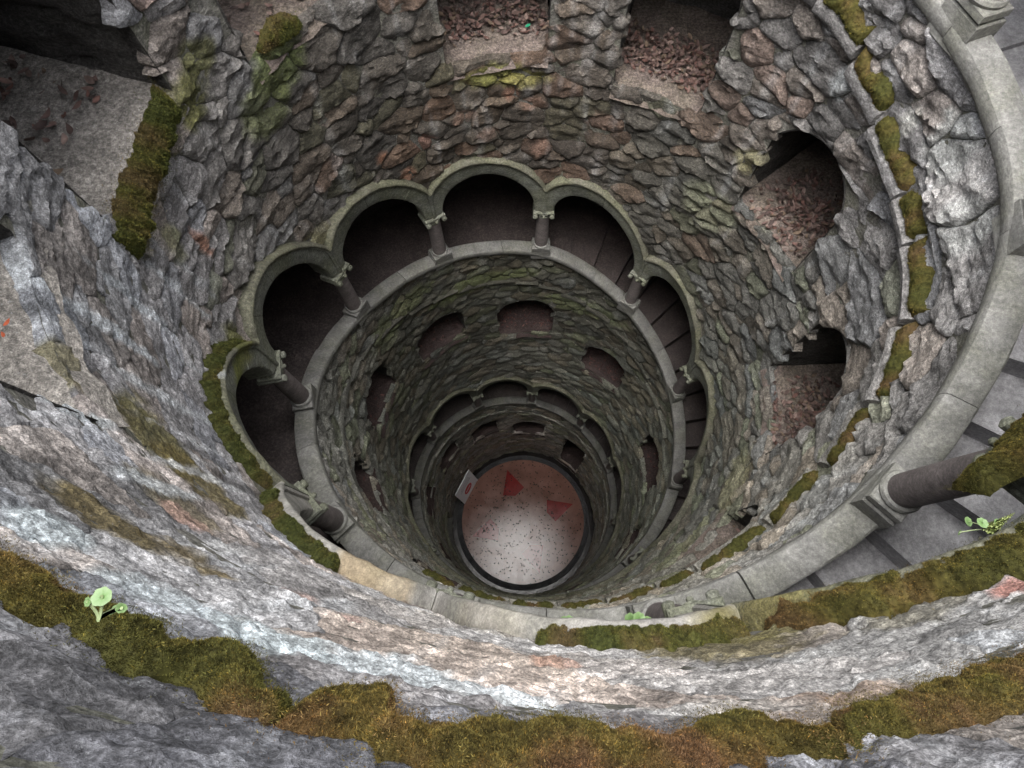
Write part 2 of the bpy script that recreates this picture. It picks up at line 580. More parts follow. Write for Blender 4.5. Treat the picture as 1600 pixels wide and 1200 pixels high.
def stain(ph, d, col):
    """mix the stains into vertex colours"""
    a = np.radians(ph)
    p = np.stack([np.cos(a), np.sin(a), d], -1)
    nz = fbm(p * 9, 4) * .55 + fbm(p * 34, 3) * .45
    for (sp, sd, rp, rd, c, st) in STAINS:
        dx = ((ph - sp + 180) % 360 - 180) / rp
        dy = (d - sd) / rd
        q = dx * dx + dy * dy
        if not (q < 3).any():
            continue
        f = np.clip((1.15 - q + nz * 1.5) * 1.6, 0, 1) * st
        col = col * (1 - f[:, None]) + np.array(c) * f[:, None]
    return col


def clip(poly, nx, ny, c):
    out = []
    n = len(poly)
    for i in range(n):
        a = poly[i]
        b = poly[(i + 1) % n]
        da = nx * a[0] + ny * a[1] - c
        db = nx * b[0] + ny * b[1] - c
        if da <= 0:
            out.append(a)
        if (da < 0 < db) or (db < 0 < da):
            t = da / (da - db)
            out.append((a[0] + t * (b[0] - a[0]), a[1] + t * (b[1] - a[1])))
    return out


CIRC = 2 * math.pi
YS = 1.45                                   # stones are longer than tall


def cells():
    """irregular rubble: a power-free cell for each seed on the unrolled wall, joints between"""
    seeds = []
    d = .03
    row = 0
    while d < 8.5:
        hgt = (.066 if d < 4.6 else .082) * random.uniform(.75, 1.25)
        x = random.uniform(0, .15)
        while x < CIRC - .05:
            w = (.118 if d < 4.6 else .145) * random.uniform(.55, 1.55)
            seeds.append((x + w / 2, d + hgt * random.uniform(.1, .9)))
            x += w
        d += hgt
        row += 1
    seeds = np.array(seeds)
    right = np.exp(-(((np.degrees(seeds[:, 0]) - 5 + 180) % 360 - 180) / 42.0) ** 2) * (seeds[:, 1] < 2.0)
    nearw = np.exp(-(((np.degrees(seeds[:, 0]) - 110 + 180) % 360 - 180) / 45.0) ** 2) * (seeds[:, 1] < 1.5)
    keep = rng.random(len(seeds)) > .15 + .40 * np.maximum(right, nearw)
    seeds = seeds[keep]
    sx = seeds[:, 0] % CIRC
    sy = seeds[:, 1] * YS
    wts = rng.normal(0, .0034, len(sx))
    wt = {(round(a % CIRC, 6), b): c for a, b, c in zip(sx, sy, wts)}
    g = .3
    grid = {}
    for i, (x, y) in enumerate(zip(sx, sy)):
        for o in (-CIRC, 0, CIRC):
            grid.setdefault((int((x + o) // g), int(y // g)), []).append((x + o, y))
    out = []
    for x, y, ww in zip(sx, sy, wts):
        ci, cj = int(x // g), int(y // g)
        nb = [q for a in (-2, -1, 0, 1, 2) for b in (-2, -1, 0, 1, 2) for q in grid.get((ci + a, cj + b), ())]
        nb = sorted(((q[0] - x) ** 2 + (q[1] - y) ** 2, q) for q in nb)
        nr_ = (50 < math.degrees(x) < 172) and y < 1.25 * YS
        gap = 0.0 if nr_ else random.uniform(.0003, .0017)
        poly = [(x - .3, y - .3), (x + .3, y - .3), (x + .3, y + .3), (x - .3, y + .3)]
        for q2, q in nb[1:26]:
            L = math.sqrt(q2)
            if L < 1e-6:
                continue
            nx, ny = (q[0] - x) / L, (q[1] - y) / L
            poly = clip(poly, nx, ny, nx * x + ny * y + L / 2 + max(-.3 * L, min(.3 * L, (ww - wt[(round(q[0] % CIRC, 6), q[1])]) / (2 * L))) - gap)
            if len(poly) < 3:
                break
        if len(poly) >= 3:
            out.append(np.array([(a, b / YS) for a, b in poly]))
    return out


def resample(poly, e):
    pts = []
    n = len(poly)
    for i in range(n):
        a, b = poly[i], poly[(i + 1) % n]
        k = max(1, int(np.hypot(*(b - a)) / e))
        for t in range(k):
            pts.append(a + (b - a) * t / k)
    return np.array(pts)


def round_poly(p, it=2):
    for _ in range(it):
        p = .5 * p + .25 * np.roll(p, 1, 0) + .25 * np.roll(p, -1, 0)
    return p


def inside_poly(P, poly):
    x, y = P[:, 0], P[:, 1]
    r = np.zeros(len(P), bool)
    n = len(poly)
    j = n - 1
    for i in range(n):
        xi, yi = poly[i]
        xj, yj = poly[j]
        c = ((yi > y) != (yj > y))
        t = (xj - xi) * (y - yi) / ((yj - yi) if yj != yi else 1e-12) + xi
        r ^= c & (x < t)
        j = i
    return r


def edge_dist(P, poly):
    a = poly
    b = np.roll(poly, -1, 0)
    ab = b - a
    ap = P[:, None, :] - a[None]
    t = np.clip((ap * ab).sum(-1) / ((ab * ab).sum(-1) + 1e-12), 0, 1)
    q = ap - t[..., None] * ab
    return np.sqrt((q * q).sum(-1)).min(1)


def make_stone(poly):
    """returns V (world), F (tris), colours, screen size and centre; poly in (x along wall, depth)"""
    c0 = poly.mean(0)
    ph0 = math.degrees(c0[0])
    dist = camdist(ph0, c0[1])
    px, py, z = project(W(np.array([ph0]), 1.02, np.array([c0[1]])))
    onscreen = -150 < px[0] < 1750 and -150 < py[0] < 1350
    e = (.0052 if onscreen else .02) * dist + .0012
    e = min(max(e, .0035), .05)
    size = max(np.ptp(poly[:, 0]), np.ptp(poly[:, 1]))
    e = min(e, size / 4.0)
    b = resample(poly, e)
    b = round_poly(b, 1)
    # the joints wander: the same field on both sides
    q = np.stack([b[:, 0] * 11, b[:, 1] * 14, np.full(len(b), .5)], -1)
    b = b + .024 * np.stack([fbm(q, 4), fbm(q + 31, 4) * .75], -1)
    _, _, ins = hole_push(np.degrees(b[:, 0]), b[:, 1])
    if ins.mean() > .62:
        return None
    cen = None
    if ins.any():
        cm = b[~ins].mean(0)
        cen = (math.degrees(cm[0]), cm[1])
    ph, dd, ins = hole_push(np.degrees(b[:, 0]), b[:, 1], 0.0, cen)
    b = np.stack([np.radians(ph), dd], -1)
    lo, hi = b.min(0), b.max(0)
    if hi[0] - lo[0] < .012 or hi[1] - lo[1] < .008:
        return None
    gx = np.arange(lo[0] + e * .5, hi[0], e)
    gy = np.arange(lo[1] + e * .5, hi[1], e * .95)
    G = np.stack(np.meshgrid(gx, gy), -1).reshape(-1, 2)
    G += rng.uniform(-.25, .25, G.shape) * e
    if len(G):
        G = G[inside_poly(G, b)]
    if len(G):
        G = G[edge_dist(G, b) > e * .55]
    if len(G):
        _, _, gi = hole_push(np.degrees(G[:, 0]), G[:, 1])
        G = G[~gi]
    P = np.concatenate([b, G]) if len(G) else b
    nb = len(b)
    try:
        v2, ed, F, ov, oe, of = delaunay_2d_cdt([Vector(p) for p in P], [], [list(range(nb))], 1, 1e-7)
    except Exception:
        return None
    if len(F) < 2:
        return None
    P = np.array([(v.x, v.y) for v in v2])
    F = np.array([f for f in F if len(f) == 3])
    if len(F) < 2:
        return None
    ed = edge_dist(P, b)
    ph = np.degrees(P[:, 0])
    d = P[:, 1]
    # relief: dome at the rim, a tilted face, bedding planes, rough break
    near = max(0.0, min(1.0, (1.5 - dist) / .7), math.exp(-((ph0 - 120) / 50) ** 4) * max(0, min(1, (2.0 - c0[1]) / .6)))
    H = random.uniform(.002, .011) * (1 - .85 * near)
    tx, ty = random.uniform(-.26, .26), random.uniform(-.12, .36)
    s = random.uniform(0, 50)
    if near > .55:                        # the worn near face reads as one surface with hairline joints
        s = 3.3
        tx *= .25
        ty *= .25
    a3 = np.stack([np.cos(P[:, 0]), np.sin(P[:, 0]), d], -1)
    prof = 1 - np.exp(-(ed / (.0036 - .0020 * near)) ** 1.1) * (1 - .55 * near)
    rel = P - P.mean(0)
    tl = random.uniform(-.3, .3)
    lay = d + tl * rel[:, 0] if near <= .55 else d + .12 * P[:, 0]
    q = np.stack([P[:, 0] * 6, lay * 24, np.full(len(P), s)], -1)
    q2 = np.stack([P[:, 0] * 16, lay * 60, np.full(len(P), s)], -1)
    h = H * (.5 + .5 * prof) + (.35 + .65 * prof) * (tx * rel[:, 0] + ty * rel[:, 1]) * (.45 - .25 * near)
    # bedding planes break off in little steps
    st = fbm(q, 4, True)
    st = np.round(st * 3.2) / 3.2 * .55 + st * .45
    am = 1 - .68 * near
    h = h + (.3 + .7 * prof) * (.017 * am * st + .006 * am * fbm(a3 * 15 + s, 4) + .0075 * (1 - .3 * near) * fbm(q2, 3, True) + .0045 * fbm(a3 * 75, 2) + .002 * near * fbm(a3 * 170, 2))
    r = wall_r(ph, d) + .004 - h
    V = W(ph, r, d)
    # skirt
    bn = np.arange(nb)
    # boundary loop in output order: use ov map when available
    loop = []
    mp = {}
    for i, o in enumerate(ov):
        for k in o:
            mp[k] = i
    loop = [mp.get(i, None) for i in range(nb)]
    loop = [l for i, l in enumerate(loop) if l is not None and l != loop[i - 1]]
    sk = np.array(loop)
    Vs = W(ph[sk], wall_r(ph[sk], d[sk]) + .032, d[sk])
    n0 = len(V)
    m = len(sk)
    SF = []
    for i in range(m):
        j = (i + 1) % m
        SF.append((sk[i], sk[j], n0 + j))
        SF.append((sk[i], n0 + j, n0 + i))
    F = np.concatenate([F, np.array(SF)])
    # colour of this stone
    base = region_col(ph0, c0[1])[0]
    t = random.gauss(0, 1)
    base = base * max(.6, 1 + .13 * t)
    hue = random.random()
    deep = c0[1] > 1.5
    if hue < .09 and 200 < ph0 < 330 and c0[1] < 2.6:
        base = base * np.array([1.2, .96, .85])
    elif hue < .28:
        base = base * np.array([1.09, 1.0, .92])
    elif hue < .42:
        base = base * np.array([.95, .99, 1.04])
    elif hue < .55 and deep:
        base = base * np.array([.97, 1.03, .85])
    base = np.clip(base, .03, .6)
    nv = fbm(a3 * 8 + 3, 3)
    colv = base[None] * (1 + .35 * nv[:, None])
    # mineral drips run down the near and left-hand walls
    dr = fbm(np.stack([P[:, 0] * 30 + .8 * fbm(a3 * 5, 2), d * 2.6, 0 * d], -1), 4)
    wl = math.exp(-((((ph0 - 128 + 180) % 360) - 180) / 42) ** 2) * max(0, min(1, (2.3 - c0[1]) / .8))
    wl = max(wl, .35 if c0[1] < 2.4 else .15)
    colv = colv * (1 + wl * np.clip(dr * 1.2, -.45, .6))[:, None]
    wh = np.clip((dr - .22) * 4, 0, 1) * wl * .55
    colv = colv * (1 - wh[:, None]) + np.array([.50, .52, .54]) * wh[:, None]
    # dirt gathers in the joints
    colv = colv * (.92 + .08 * np.clip(ed / .006, 0, 1))[:, None]
    colv = stain(ph, d, colv)
    colv = np.concatenate([colv, colv[sk]])
    V = np.concatenate([V, Vs])
    px, py, z = project(V[:n0])
    k = (px > -20) & (px < 1620) & (py > -20) & (py < 1220)
    area = 0.0
    if k.mean() > .3:
        T = F[:len(F) - len(SF)]
        A = .5 * np.abs((px[T[:, 1]] - px[T[:, 0]]) * (py[T[:, 2]] - py[T[:, 0]]) - (px[T[:, 2]] - px[T[:, 0]]) * (py[T[:, 1]] - py[T[:, 0]]))
        area = A.sum() * k.mean()
    return V, F, colv, area, ph0, c0[1]


def which_wall(ph, d):
    """0, 1, 2: the turn of the stair the stone hangs under"""
    pc = ph % 360 - 360
    best = -1
    for k in range(4):
        if d > float(dL(pc + 360 * k)) - .35 or pc + 360 * k < P0:
            best = pc + 360 * k
    if best < 90:
        return 0
    if best < 450:
        return 1
    return 2


WALLS = [thing('rubble_wall', 'pale weathered rubble wall with large leaf-strewn niches, above and beside the mossy upper arcade', 'wall', 'rubble walls of the well'),
         thing('rubble_wall', 'dim greenish rubble wall below the upper arcade ledge, with smaller niches', 'wall', 'rubble walls of the well'),
         thing('rubble_wall', 'dark damp rubble wall of the lowest turn, just above the round floor', 'wall', 'rubble walls of the well')]

stones = [[], [], []]
for poly in cells():
    s = make_stone(poly)
    if s is None:
        continue
    stones[which_wall(s[4], s[5])].append(s)
for wi, lst in enumerate(stones):
    lst.sort(key=lambda s: -s[3])
    big = [s for s in lst[:298] if s[3] > 60]
    rest = lst[len(big):]
    for s in big:
        mesh_obj('stone', s[0], s[1], M_STONE, WALLS[wi], s[2]).data.set_sharp_from_angle(angle=math.radians(48))
    if rest:
        off = 0
        VV, FF, CC = [], [], []
        for s in rest:
            VV.append(s[0])
            FF.append(s[1] + off)
            CC.append(s[2])
            off += len(s[0])
        o = mesh_obj('small_stones', np.concatenate(VV), np.concatenate(FF), M_STONE, WALLS[wi], np.concatenate(CC))
        o['kind'] = 'stuff'
        o.data.set_sharp_from_angle(angle=math.radians(48))

# mortar core behind the stones, open at the arcade and the niches
nph, ndd = 361, 430
PH, DD = np.meshgrid(np.linspace(0, 360, nph), np.linspace(.02, 8.5, ndd))
PH2, DD2, gin = hole_push(PH.ravel(), DD.ravel(), grow=.003)      # the edge cells follow the openings
gin = gin.reshape(PH.shape)
PH, DD = PH2.reshape(PH.shape), DD2.reshape(PH.shape)
RR = wall_r(PH, DD) + .003 + .005 * fbm(np.stack([np.cos(np.radians(PH)) * 14, np.sin(np.radians(PH)) * 14, DD * 14], -1).reshape(-1, 3), 3).reshape(PH.shape)
idx = np.arange(PH.size).reshape(PH.shape)
quad = np.stack([idx[:-1, :-1], idx[:-1, 1:], idx[1:, 1:], idx[1:, :-1]], -1).reshape(-1, 4)
good = ~(gin[:-1, :-1] & gin[:-1, 1:] & gin[1:, 1:] & gin[1:, :-1]).reshape(-1)
tag(mesh_obj('well_shaft', W(PH.ravel(), RR.ravel(), DD.ravel()), quad[good], M_MORTAR), kind='structure')

# the rock the well is cut in: outer wall of the gallery, ceilings, ground
ROUT = 1.60
nph, ndd = 181, 200
PH, DD = np.meshgrid(np.linspace(0, 360, nph), np.linspace(.06, 8.8, ndd))
RR = ROUT + .03 * fbm(np.stack([np.cos(np.radians(PH)) * 5, np.sin(np.radians(PH)) * 5, DD * 5], -1).reshape(-1, 3), 4).reshape(PH.shape)
idx = np.arange(PH.size).reshape(PH.shape)
quad = np.stack([idx[:-1, :-1], idx[:-1, 1:], idx[1:, 1:], idx[1:, :-1]], -1).reshape(-1, 4)
tag(mesh_obj('bedrock', W(PH.ravel(), RR.ravel(), DD.ravel()), quad, M_DARK), kind='structure')
# gallery vault
pcs = np.arange(P0 - 6, P1 + 8, 3.0)
rr = np.linspace(1.06, ROUT + .06, 8)
PC, RR = np.meshgrid(pcs, rr)
DD = dL(PC) - .70 - .10 * np.sin(np.clip((RR - 1.06) / .54, 0, 1) * math.pi)
DD = DD + .02 * fbm(np.stack([PC * .2, RR * 9, DD * 5], -1).reshape(-1, 3), 3).reshape(PC.shape)
idx = np.arange(PC.size).reshape(PC.shape)
quad = np.stack([idx[:-1, :-1], idx[:-1, 1:], idx[1:, 1:], idx[1:, :-1]], -1).reshape(-1, 4)
tag(mesh_obj('gallery_vault', W(PC.ravel(), RR.ravel(), DD.ravel()), quad, M_DARK), kind='structure')
# ground round the mouth of the well
rr = np.array([1.06, 1.3, 1.7, 2.5, 4, 8, 20, 60])
PH, RR = np.meshgrid(np.linspace(0, 360, 73), rr)
DD = np.where(RR < 1.5, .02, .02 + .0 * RR) + .02 * fbm(np.stack([RR * np.cos(np.radians(PH)), RR * np.sin(np.radians(PH)), 0 * RR], -1).reshape(-1, 3), 3).reshape(PH.shape) * (RR > 1.5)
idx = np.arange(PH.size).reshape(PH.shape)
quad = np.stack([idx[:-1, :-1], idx[:-1, 1:], idx[1:, 1:], idx[1:, :-1]], -1).reshape(-1, 4)
M_GROUND = rock('earthy_ground', base=(.12, .10, .07), bump=.5, green=.5)
tag(mesh_obj('ground', W(PH.ravel(), RR.ravel(), DD.ravel()), quad, M_GROUND), kind='structure')

# ------------------------------------------------------------------ niches
NICHE_LABELS = {}
ORD_ = ['first', 'second', 'third', 'fourth', 'fifth', 'sixth', 'seventh', 'eighth', 'ninth', 'tenth']
NL = ['niche at the left edge with a bare pale sill, below the dark one',
      'large black niche in the top left corner with a mossy sill edge',
      'half-hidden niche at the top edge, mossy stones at its right end',
      'square niche at the top centre with a pale sill and leaves behind',
      'tall black niche at the top, right of centre, full of brown leaves',
      'arched dark niche on the right wall, highest of the right-hand pair',
      'open niche on the right wall with a wide leafy sill, lower of the pair',
      'narrow niche low on the right, partly hidden by the mossy string course',
      'niche in the near wall under the mossy arches, seen edge on',
      'niche in the near wall under the orange lichen, seen edge on',
      'small niche at the lower left under the upper ledge, pinkish sill',
      'slanting niche at the left of the middle wall with a pale sill',
      'small dark niche at upper left of the middle wall',
      'reddish square niche at the top of the middle wall',
      'reddish arched niche at upper right of the middle wall',
      'narrow brownish niche at the right of the middle wall']


def bend(V, pc):
    """local (tangential, outward, depth) to world around the well"""
    return W(pc + np.degrees(V[:, 0]), V[:, 1], V[:, 2])


for ni, (pc, hw, db, h, arch) in enumerate(HOLES):
    deepn = ni >= len(NICHES)
    if deepn:
        t = thing('wall_doorway', 'black rectangular doorway at the foot of the dark wall, right of the sign', 'doorway')
    elif ni < len(NL):
        t = thing('wall_niche', NL[ni], 'niche', 'niches in the rubble wall')
    else:
        low = {20: 'tiny dark niche low on the left wall just above the lowest arcade', 21: 'small niche at the left of the lowest wall, above the white sign',
               22: 'small niche in the lowest wall, between the sign and the centre niche', 23: 'wide low niche in the lowest wall, straight above the round floor'}
        t = thing('wall_niche', low.get(ni, ORD[max(0, ni - 16)] + ' small niche hidden deep in the near wall, counting downwards'), 'niche', 'niches in the rubble wall')
    dist = camdist(pc, db)
    w = math.radians(hw)
    ry = .17 if arch else .02
    depth = .52 if not deepn else .56
    nz = max(10, min(48, int(16 / max(dist, .4))))
    # outline: up the left side, over the arch, down the right side
    out = []
    ns = max(8, min(40, int(24 / dist * 1.6)))
    for i in range(ns):
        out.append((-w, (h - ry) * i / ns))
    for i in range(ns + 1):
        a = math.pi - math.pi * i / ns
        out.append((w * math.cos(a), h - ry + ry * math.sin(a)))
    for i in range(ns):
        out.append((w, (h - ry) * (1 - (i + 1) / ns)))
    out = np.array(out)
    m = len(out)
    rs = np.linspace(1.030, 1.030 + depth, nz)
    V = []
    for r in rs:
        k = (r - 1.030) / depth
        q = np.stack([out[:, 0] * 3 + pc, out[:, 1] * 30, np.full(m, r * 5)], -1)
        wob = 1 + (.012 * k + .05 * fbm(q, 4, True)) * min(1, k * 6 + .12)
        q2 = np.stack([out[:, 0] * 20 + pc, out[:, 1] * 55, np.full(m, r * 16)], -1)
        V.append(np.stack([out[:, 0] * wob + np.sign(out[:, 0]) * .016 * fbm(q2, 4, True) * min(1, k * 8 + .1), np.full(m, r), db - out[:, 1] * (1 + .3 * (wob - 1))], -1))
    V = np.concatenate(V)
    F = []
    for a in range(nz - 1):
        for b in range(m - 1):
            F.append((a * m + b, a * m + b + 1, a * m + m + b + 1, a * m + m + b))
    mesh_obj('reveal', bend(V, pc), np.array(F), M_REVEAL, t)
    # back wall
    bx, by = np.meshgrid(np.linspace(-w * 1.05, w * 1.05, 14), np.linspace(-.02, h, 14))
    q = np.stack([bx.ravel() * 9 + pc, by.ravel() * 12, 0 * bx.ravel()], -1)
    V = np.stack([bx.ravel(), 1.0 + depth + .03 * fbm(q, 3), db - by.ravel()], -1)
    idx = np.arange(196).reshape(14, 14)
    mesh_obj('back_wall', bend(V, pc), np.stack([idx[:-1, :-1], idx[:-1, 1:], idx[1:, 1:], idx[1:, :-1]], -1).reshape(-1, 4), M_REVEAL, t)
    # sill: rises slightly inwards, rounded front lip
    nx_, ny_ = max(12, int(60 / dist ** .5)), max(10, int(40 / dist ** .5))
    sx, sr = np.meshgrid(np.linspace(-w * 1.03, w * 1.03, nx_), np.linspace(0, 1, ny_))
    q = np.stack([sx.ravel() * 9 + pc, sr.ravel() * 5, 0 * sx.ravel()], -1)
    lip = np.clip(1 - sr.ravel() / .10, 0, 1)
    r_ = 1.016 + sr.ravel() * (depth + .02) + .012 * fbm(q * 2, 3) * (sr.ravel() < .3)
    dd = db - .004 - .035 * sr.ravel() + .055 * lip ** 2 - .010 * fbm(q * 1.4, 4)
    V = np.stack([sx.ravel(), r_, dd], -1)
    idx = np.arange(nx_ * ny_).reshape(ny_, nx_)
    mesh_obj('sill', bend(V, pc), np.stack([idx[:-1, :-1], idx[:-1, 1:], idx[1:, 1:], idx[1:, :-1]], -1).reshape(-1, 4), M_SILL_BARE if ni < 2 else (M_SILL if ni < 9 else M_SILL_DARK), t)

# ------------------------------------------------------------------ the ledge under the arcade
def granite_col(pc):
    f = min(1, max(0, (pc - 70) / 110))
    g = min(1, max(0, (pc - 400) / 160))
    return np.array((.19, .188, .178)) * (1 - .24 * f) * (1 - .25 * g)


LEDGES = [thing('stone_ledge', 'broad pale granite ledge at the right edge, carrying the big grey column', 'ledge', 'helical ledge of the stair'),
          thing('stone_ledge', 'grey granite ledge ringing the well under the row of mossy arches', 'ledge', 'helical ledge of the stair'),
          thing('stone_ledge', 'dark narrow ledge of the lower arcade ringing the round floor', 'ledge', 'helical ledge of the stair')]


def turn(pc):
    return 0 if pc < 97 else (1 if pc < 440 else 2)


def sweep(pcs, prof, dfun, jit=.0):
    """profile of (radius, depth offset) swept along the helix; returns V, F with end caps"""
    n, m = len(pcs), len(prof)
    pr = np.array(prof)
    PC = np.repeat(pcs, m)
    R_ = np.tile(pr[:, 0], n)
    D_ = np.repeat(dfun(pcs), m) + np.tile(pr[:, 1], n)
    if jit:
        q = np.stack([np.radians(PC) * 9, R_ * 9, D_ * 9], -1)
        R_ = R_ + jit * fbm(q, 4)
        D_ = D_ + jit * fbm(q + 50, 4)
    V = W(PC, R_, D_)
    F = []
    for i in range(n - 1):
        for j in range(m):
            k = (j + 1) % m
            F.append((i * m + j, i * m + k, i * m + m + k, i * m + m + j))
    F.append(tuple(range(m))[::-1])
    F.append(tuple((n - 1) * m + j for j in range(m)))
    return V, F


LPROF = [(1.075, .0), (1.082, .006), (1.082, .22), (1.045, .22), (1.045, .068), (1.022, .066), (1.018, .052), (1.006, .048), (1.001, .040), (1.0, .016), (1.004, .006), (1.014, .001)]
for i in range(len(COLS) - 1):
    a, b = COLS[i], COLS[i + 1]
    mid = a + (b - a) * random.uniform(.46, .62)
    for (u, v) in ((a, mid), (mid, b)):
        step = .004 * random.uniform(-1, 1)
        pcs = np.linspace(u + .07, v - .07, max(6, int((v - u) * (1.6 if i < 6 else .8))))
        V, F = sweep(pcs, LPROF, lambda p: dL(p) + step, .0035)
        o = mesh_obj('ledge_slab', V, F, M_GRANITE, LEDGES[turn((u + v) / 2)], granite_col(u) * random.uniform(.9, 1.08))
        o.data.set_sharp_from_angle(angle=math.radians(40))

# ------------------------------------------------------------------ string course of flat stones under the ledge
STR0 = np.array([(-38, 1.20), (-28, 1.30), (-12, 1.41), (5.6, 1.45), (17, 1.52), (27, 1.64), (40, 1.86), (63, 2.08), (85, 2.3), (110, 2.48), (140, 2.7), (170, 2.78), (200, 3.0), (230, 3.28), (270, 3.46), (300, 3.72), (340, 4.2)])


def d_str(p):
    p = np.asarray(p, float)
    return np.where(p < 340, np.interp(p, STR0[:, 0], STR0[:, 1]), dL(p) + .36)


STRINGS = [thing('string_course', 'stepped string course of thin pale stones topped with moss, on the right-hand wall', 'string course', 'string courses under the ledges'),
           thing('string_course', 'thin string course of dark flat stones above the middle niches', 'string course', 'string courses under the ledges'),
           thing('string_course', 'faint string course of flat stones below the lowest ledge', 'string course', 'string courses under the ledges')]
TEETH = []
p = -50.0
while p < 880:
    w = random.uniform(7, 15)
    TEETH.append((p, min(p + w, 880)))
    p += w
SPROF = [(1.06, -.010), (1.06, .030), (1.000, .026), (.992, .018), (.992, .0), (.998, -.008), (1.012, -.014)]
for (u, v) in TEETH:
    low_ = .016 if u > 100 else 0
    pr = [(r + random.uniform(-.004, .004) * (r < 1.05) + low_ * (r < 1.05), d) for r, d in SPROF]
    m0 = float(d_str((u + v) / 2))
    sl = .55
    pcs = np.linspace(u + .15, v - .15, 10)
    f = lambda q, m0=m0, u=u, v=v: m0 + sl * (d_str(q) - m0)
    V, F = sweep(pcs, pr, f, .006)
    n = len(pcs)
    col = region_col((u + v) / 2 % 360, m0)[0] * random.uniform(.75, 1.05) * (.8 if u > 100 else 1)
    o = mesh_obj('flat_stone', V, F, M_STONE, STRINGS[turn((u + v) / 2)], col)
    o.data.set_sharp_from_angle(angle=math.radians(45))

# ------------------------------------------------------------------ columns
COL_LABEL = {3: 'large grey-brown column on the broad ledge at the lower right, its capital tucked under moss',
             1: 'column at the top right corner, only its square base on the pale ledge in view',
             4: 'column at the bottom, right of centre, mostly hidden under the moss of its arch',
             6: 'stout column at the lower left, foreshortened, beside the strip of green moss',
             7: 'red-brown column at the left with a square base, lower of the two tilted ones',
             8: 'tilted red-brown column between the two black arches at upper left',
             9: 'slim column left of the top arch, mossy capital above it',
             10: 'upright slim column right of the top arch',
             11: 'dim column on the right where the stair treads begin',
             12: 'dim column on the right, its curled base moulding catching light',
             13: 'dark column low on the right, half lost in shadow',
             14: 'small column base low on the right near the mossy wall',
             21: 'tiny column at the top of the lowest arcade, right of its centre arch',
             20: 'tiny column at the top of the lowest arcade, left of its centre arch',
             22: 'tiny column in the lowest arcade at upper right, above the black doorway'}
for i, pc in enumerate(COLS[:-1]):
    if pc < 97:
        g = 'columns of the top arcade'
    elif pc < 440:
        g = 'columns of the upper mossy arcade'
    else:
        g = 'columns of the lowest arcade'
    lab = COL_LABEL.get(i)
    if lab is None:
        lab = {0: 'first column of the top arcade, out of the picture', 2: 'column on the broad ledge at the very right edge, its base corner showing',
               5: 'column under the near mossy arches, hidden below orange lichen'}.get(i)
    if lab is None:
        if pc < 530:
            lab = ORD[i - 15] + ' small column of the lowest arcade along the near wall, counting down the stair'
        elif pc < 600:
            lab = ('upper' if pc < 550 else 'lower') + ' of two small dark columns on the left of the lowest arcade'
        else:
            lab = ORD[max(0, i - 23)] + ' small dark column from the black doorway along the foot of the wall'
    t = thing('stone_column', lab, 'column', g)
    fr = frame_at(pc, float(dL(pc)), 1.042)
    seg = 28 if camdist(pc, dL(pc)) < 3 else 16
    mb = MB()
    mb.box(-.040, .044, -.058, .058, -.06, .028, .004)
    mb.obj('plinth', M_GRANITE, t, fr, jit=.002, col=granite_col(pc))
    mb = MB()
    mb.box(-.043, .041, -.054, .054, .033, .056, .003)
    mb.lathe([(.030, .050), (.0455, .056), (.049, .064), (.0455, .072), (.038, .074)], seg)
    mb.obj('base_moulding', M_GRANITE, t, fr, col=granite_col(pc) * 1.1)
    mb = MB()
    mb.lathe([(.0385, .070), (.0385, .12), (.0375, .22), (.036, .30), (.0352, .350), (.034, .360)], seg)
    mb.obj('shaft', M_SHAFT, t, fr, jit=.0008)
    mb = MB()
    mb.lathe([(.030, .345), (.039, .350), (.039, .357), (.034, .362), (.038, .375), (.047, .388), (.050, .393)], seg)
    mb.box(-.044, .042, -.057, .057, .393, .409, .004)
    for sy in (-.046, 0, .046):
        rv = .0135 if sy else .008
        mb.lathe([(rv * .5, -.058), (rv, -.054), (rv, .046), (rv * .6, .05)], 12, 'x', (0, sy, .381))
    mb.obj('capital', M_GREEN, t, fr, jit=.003, col=(.15, .155, .13))

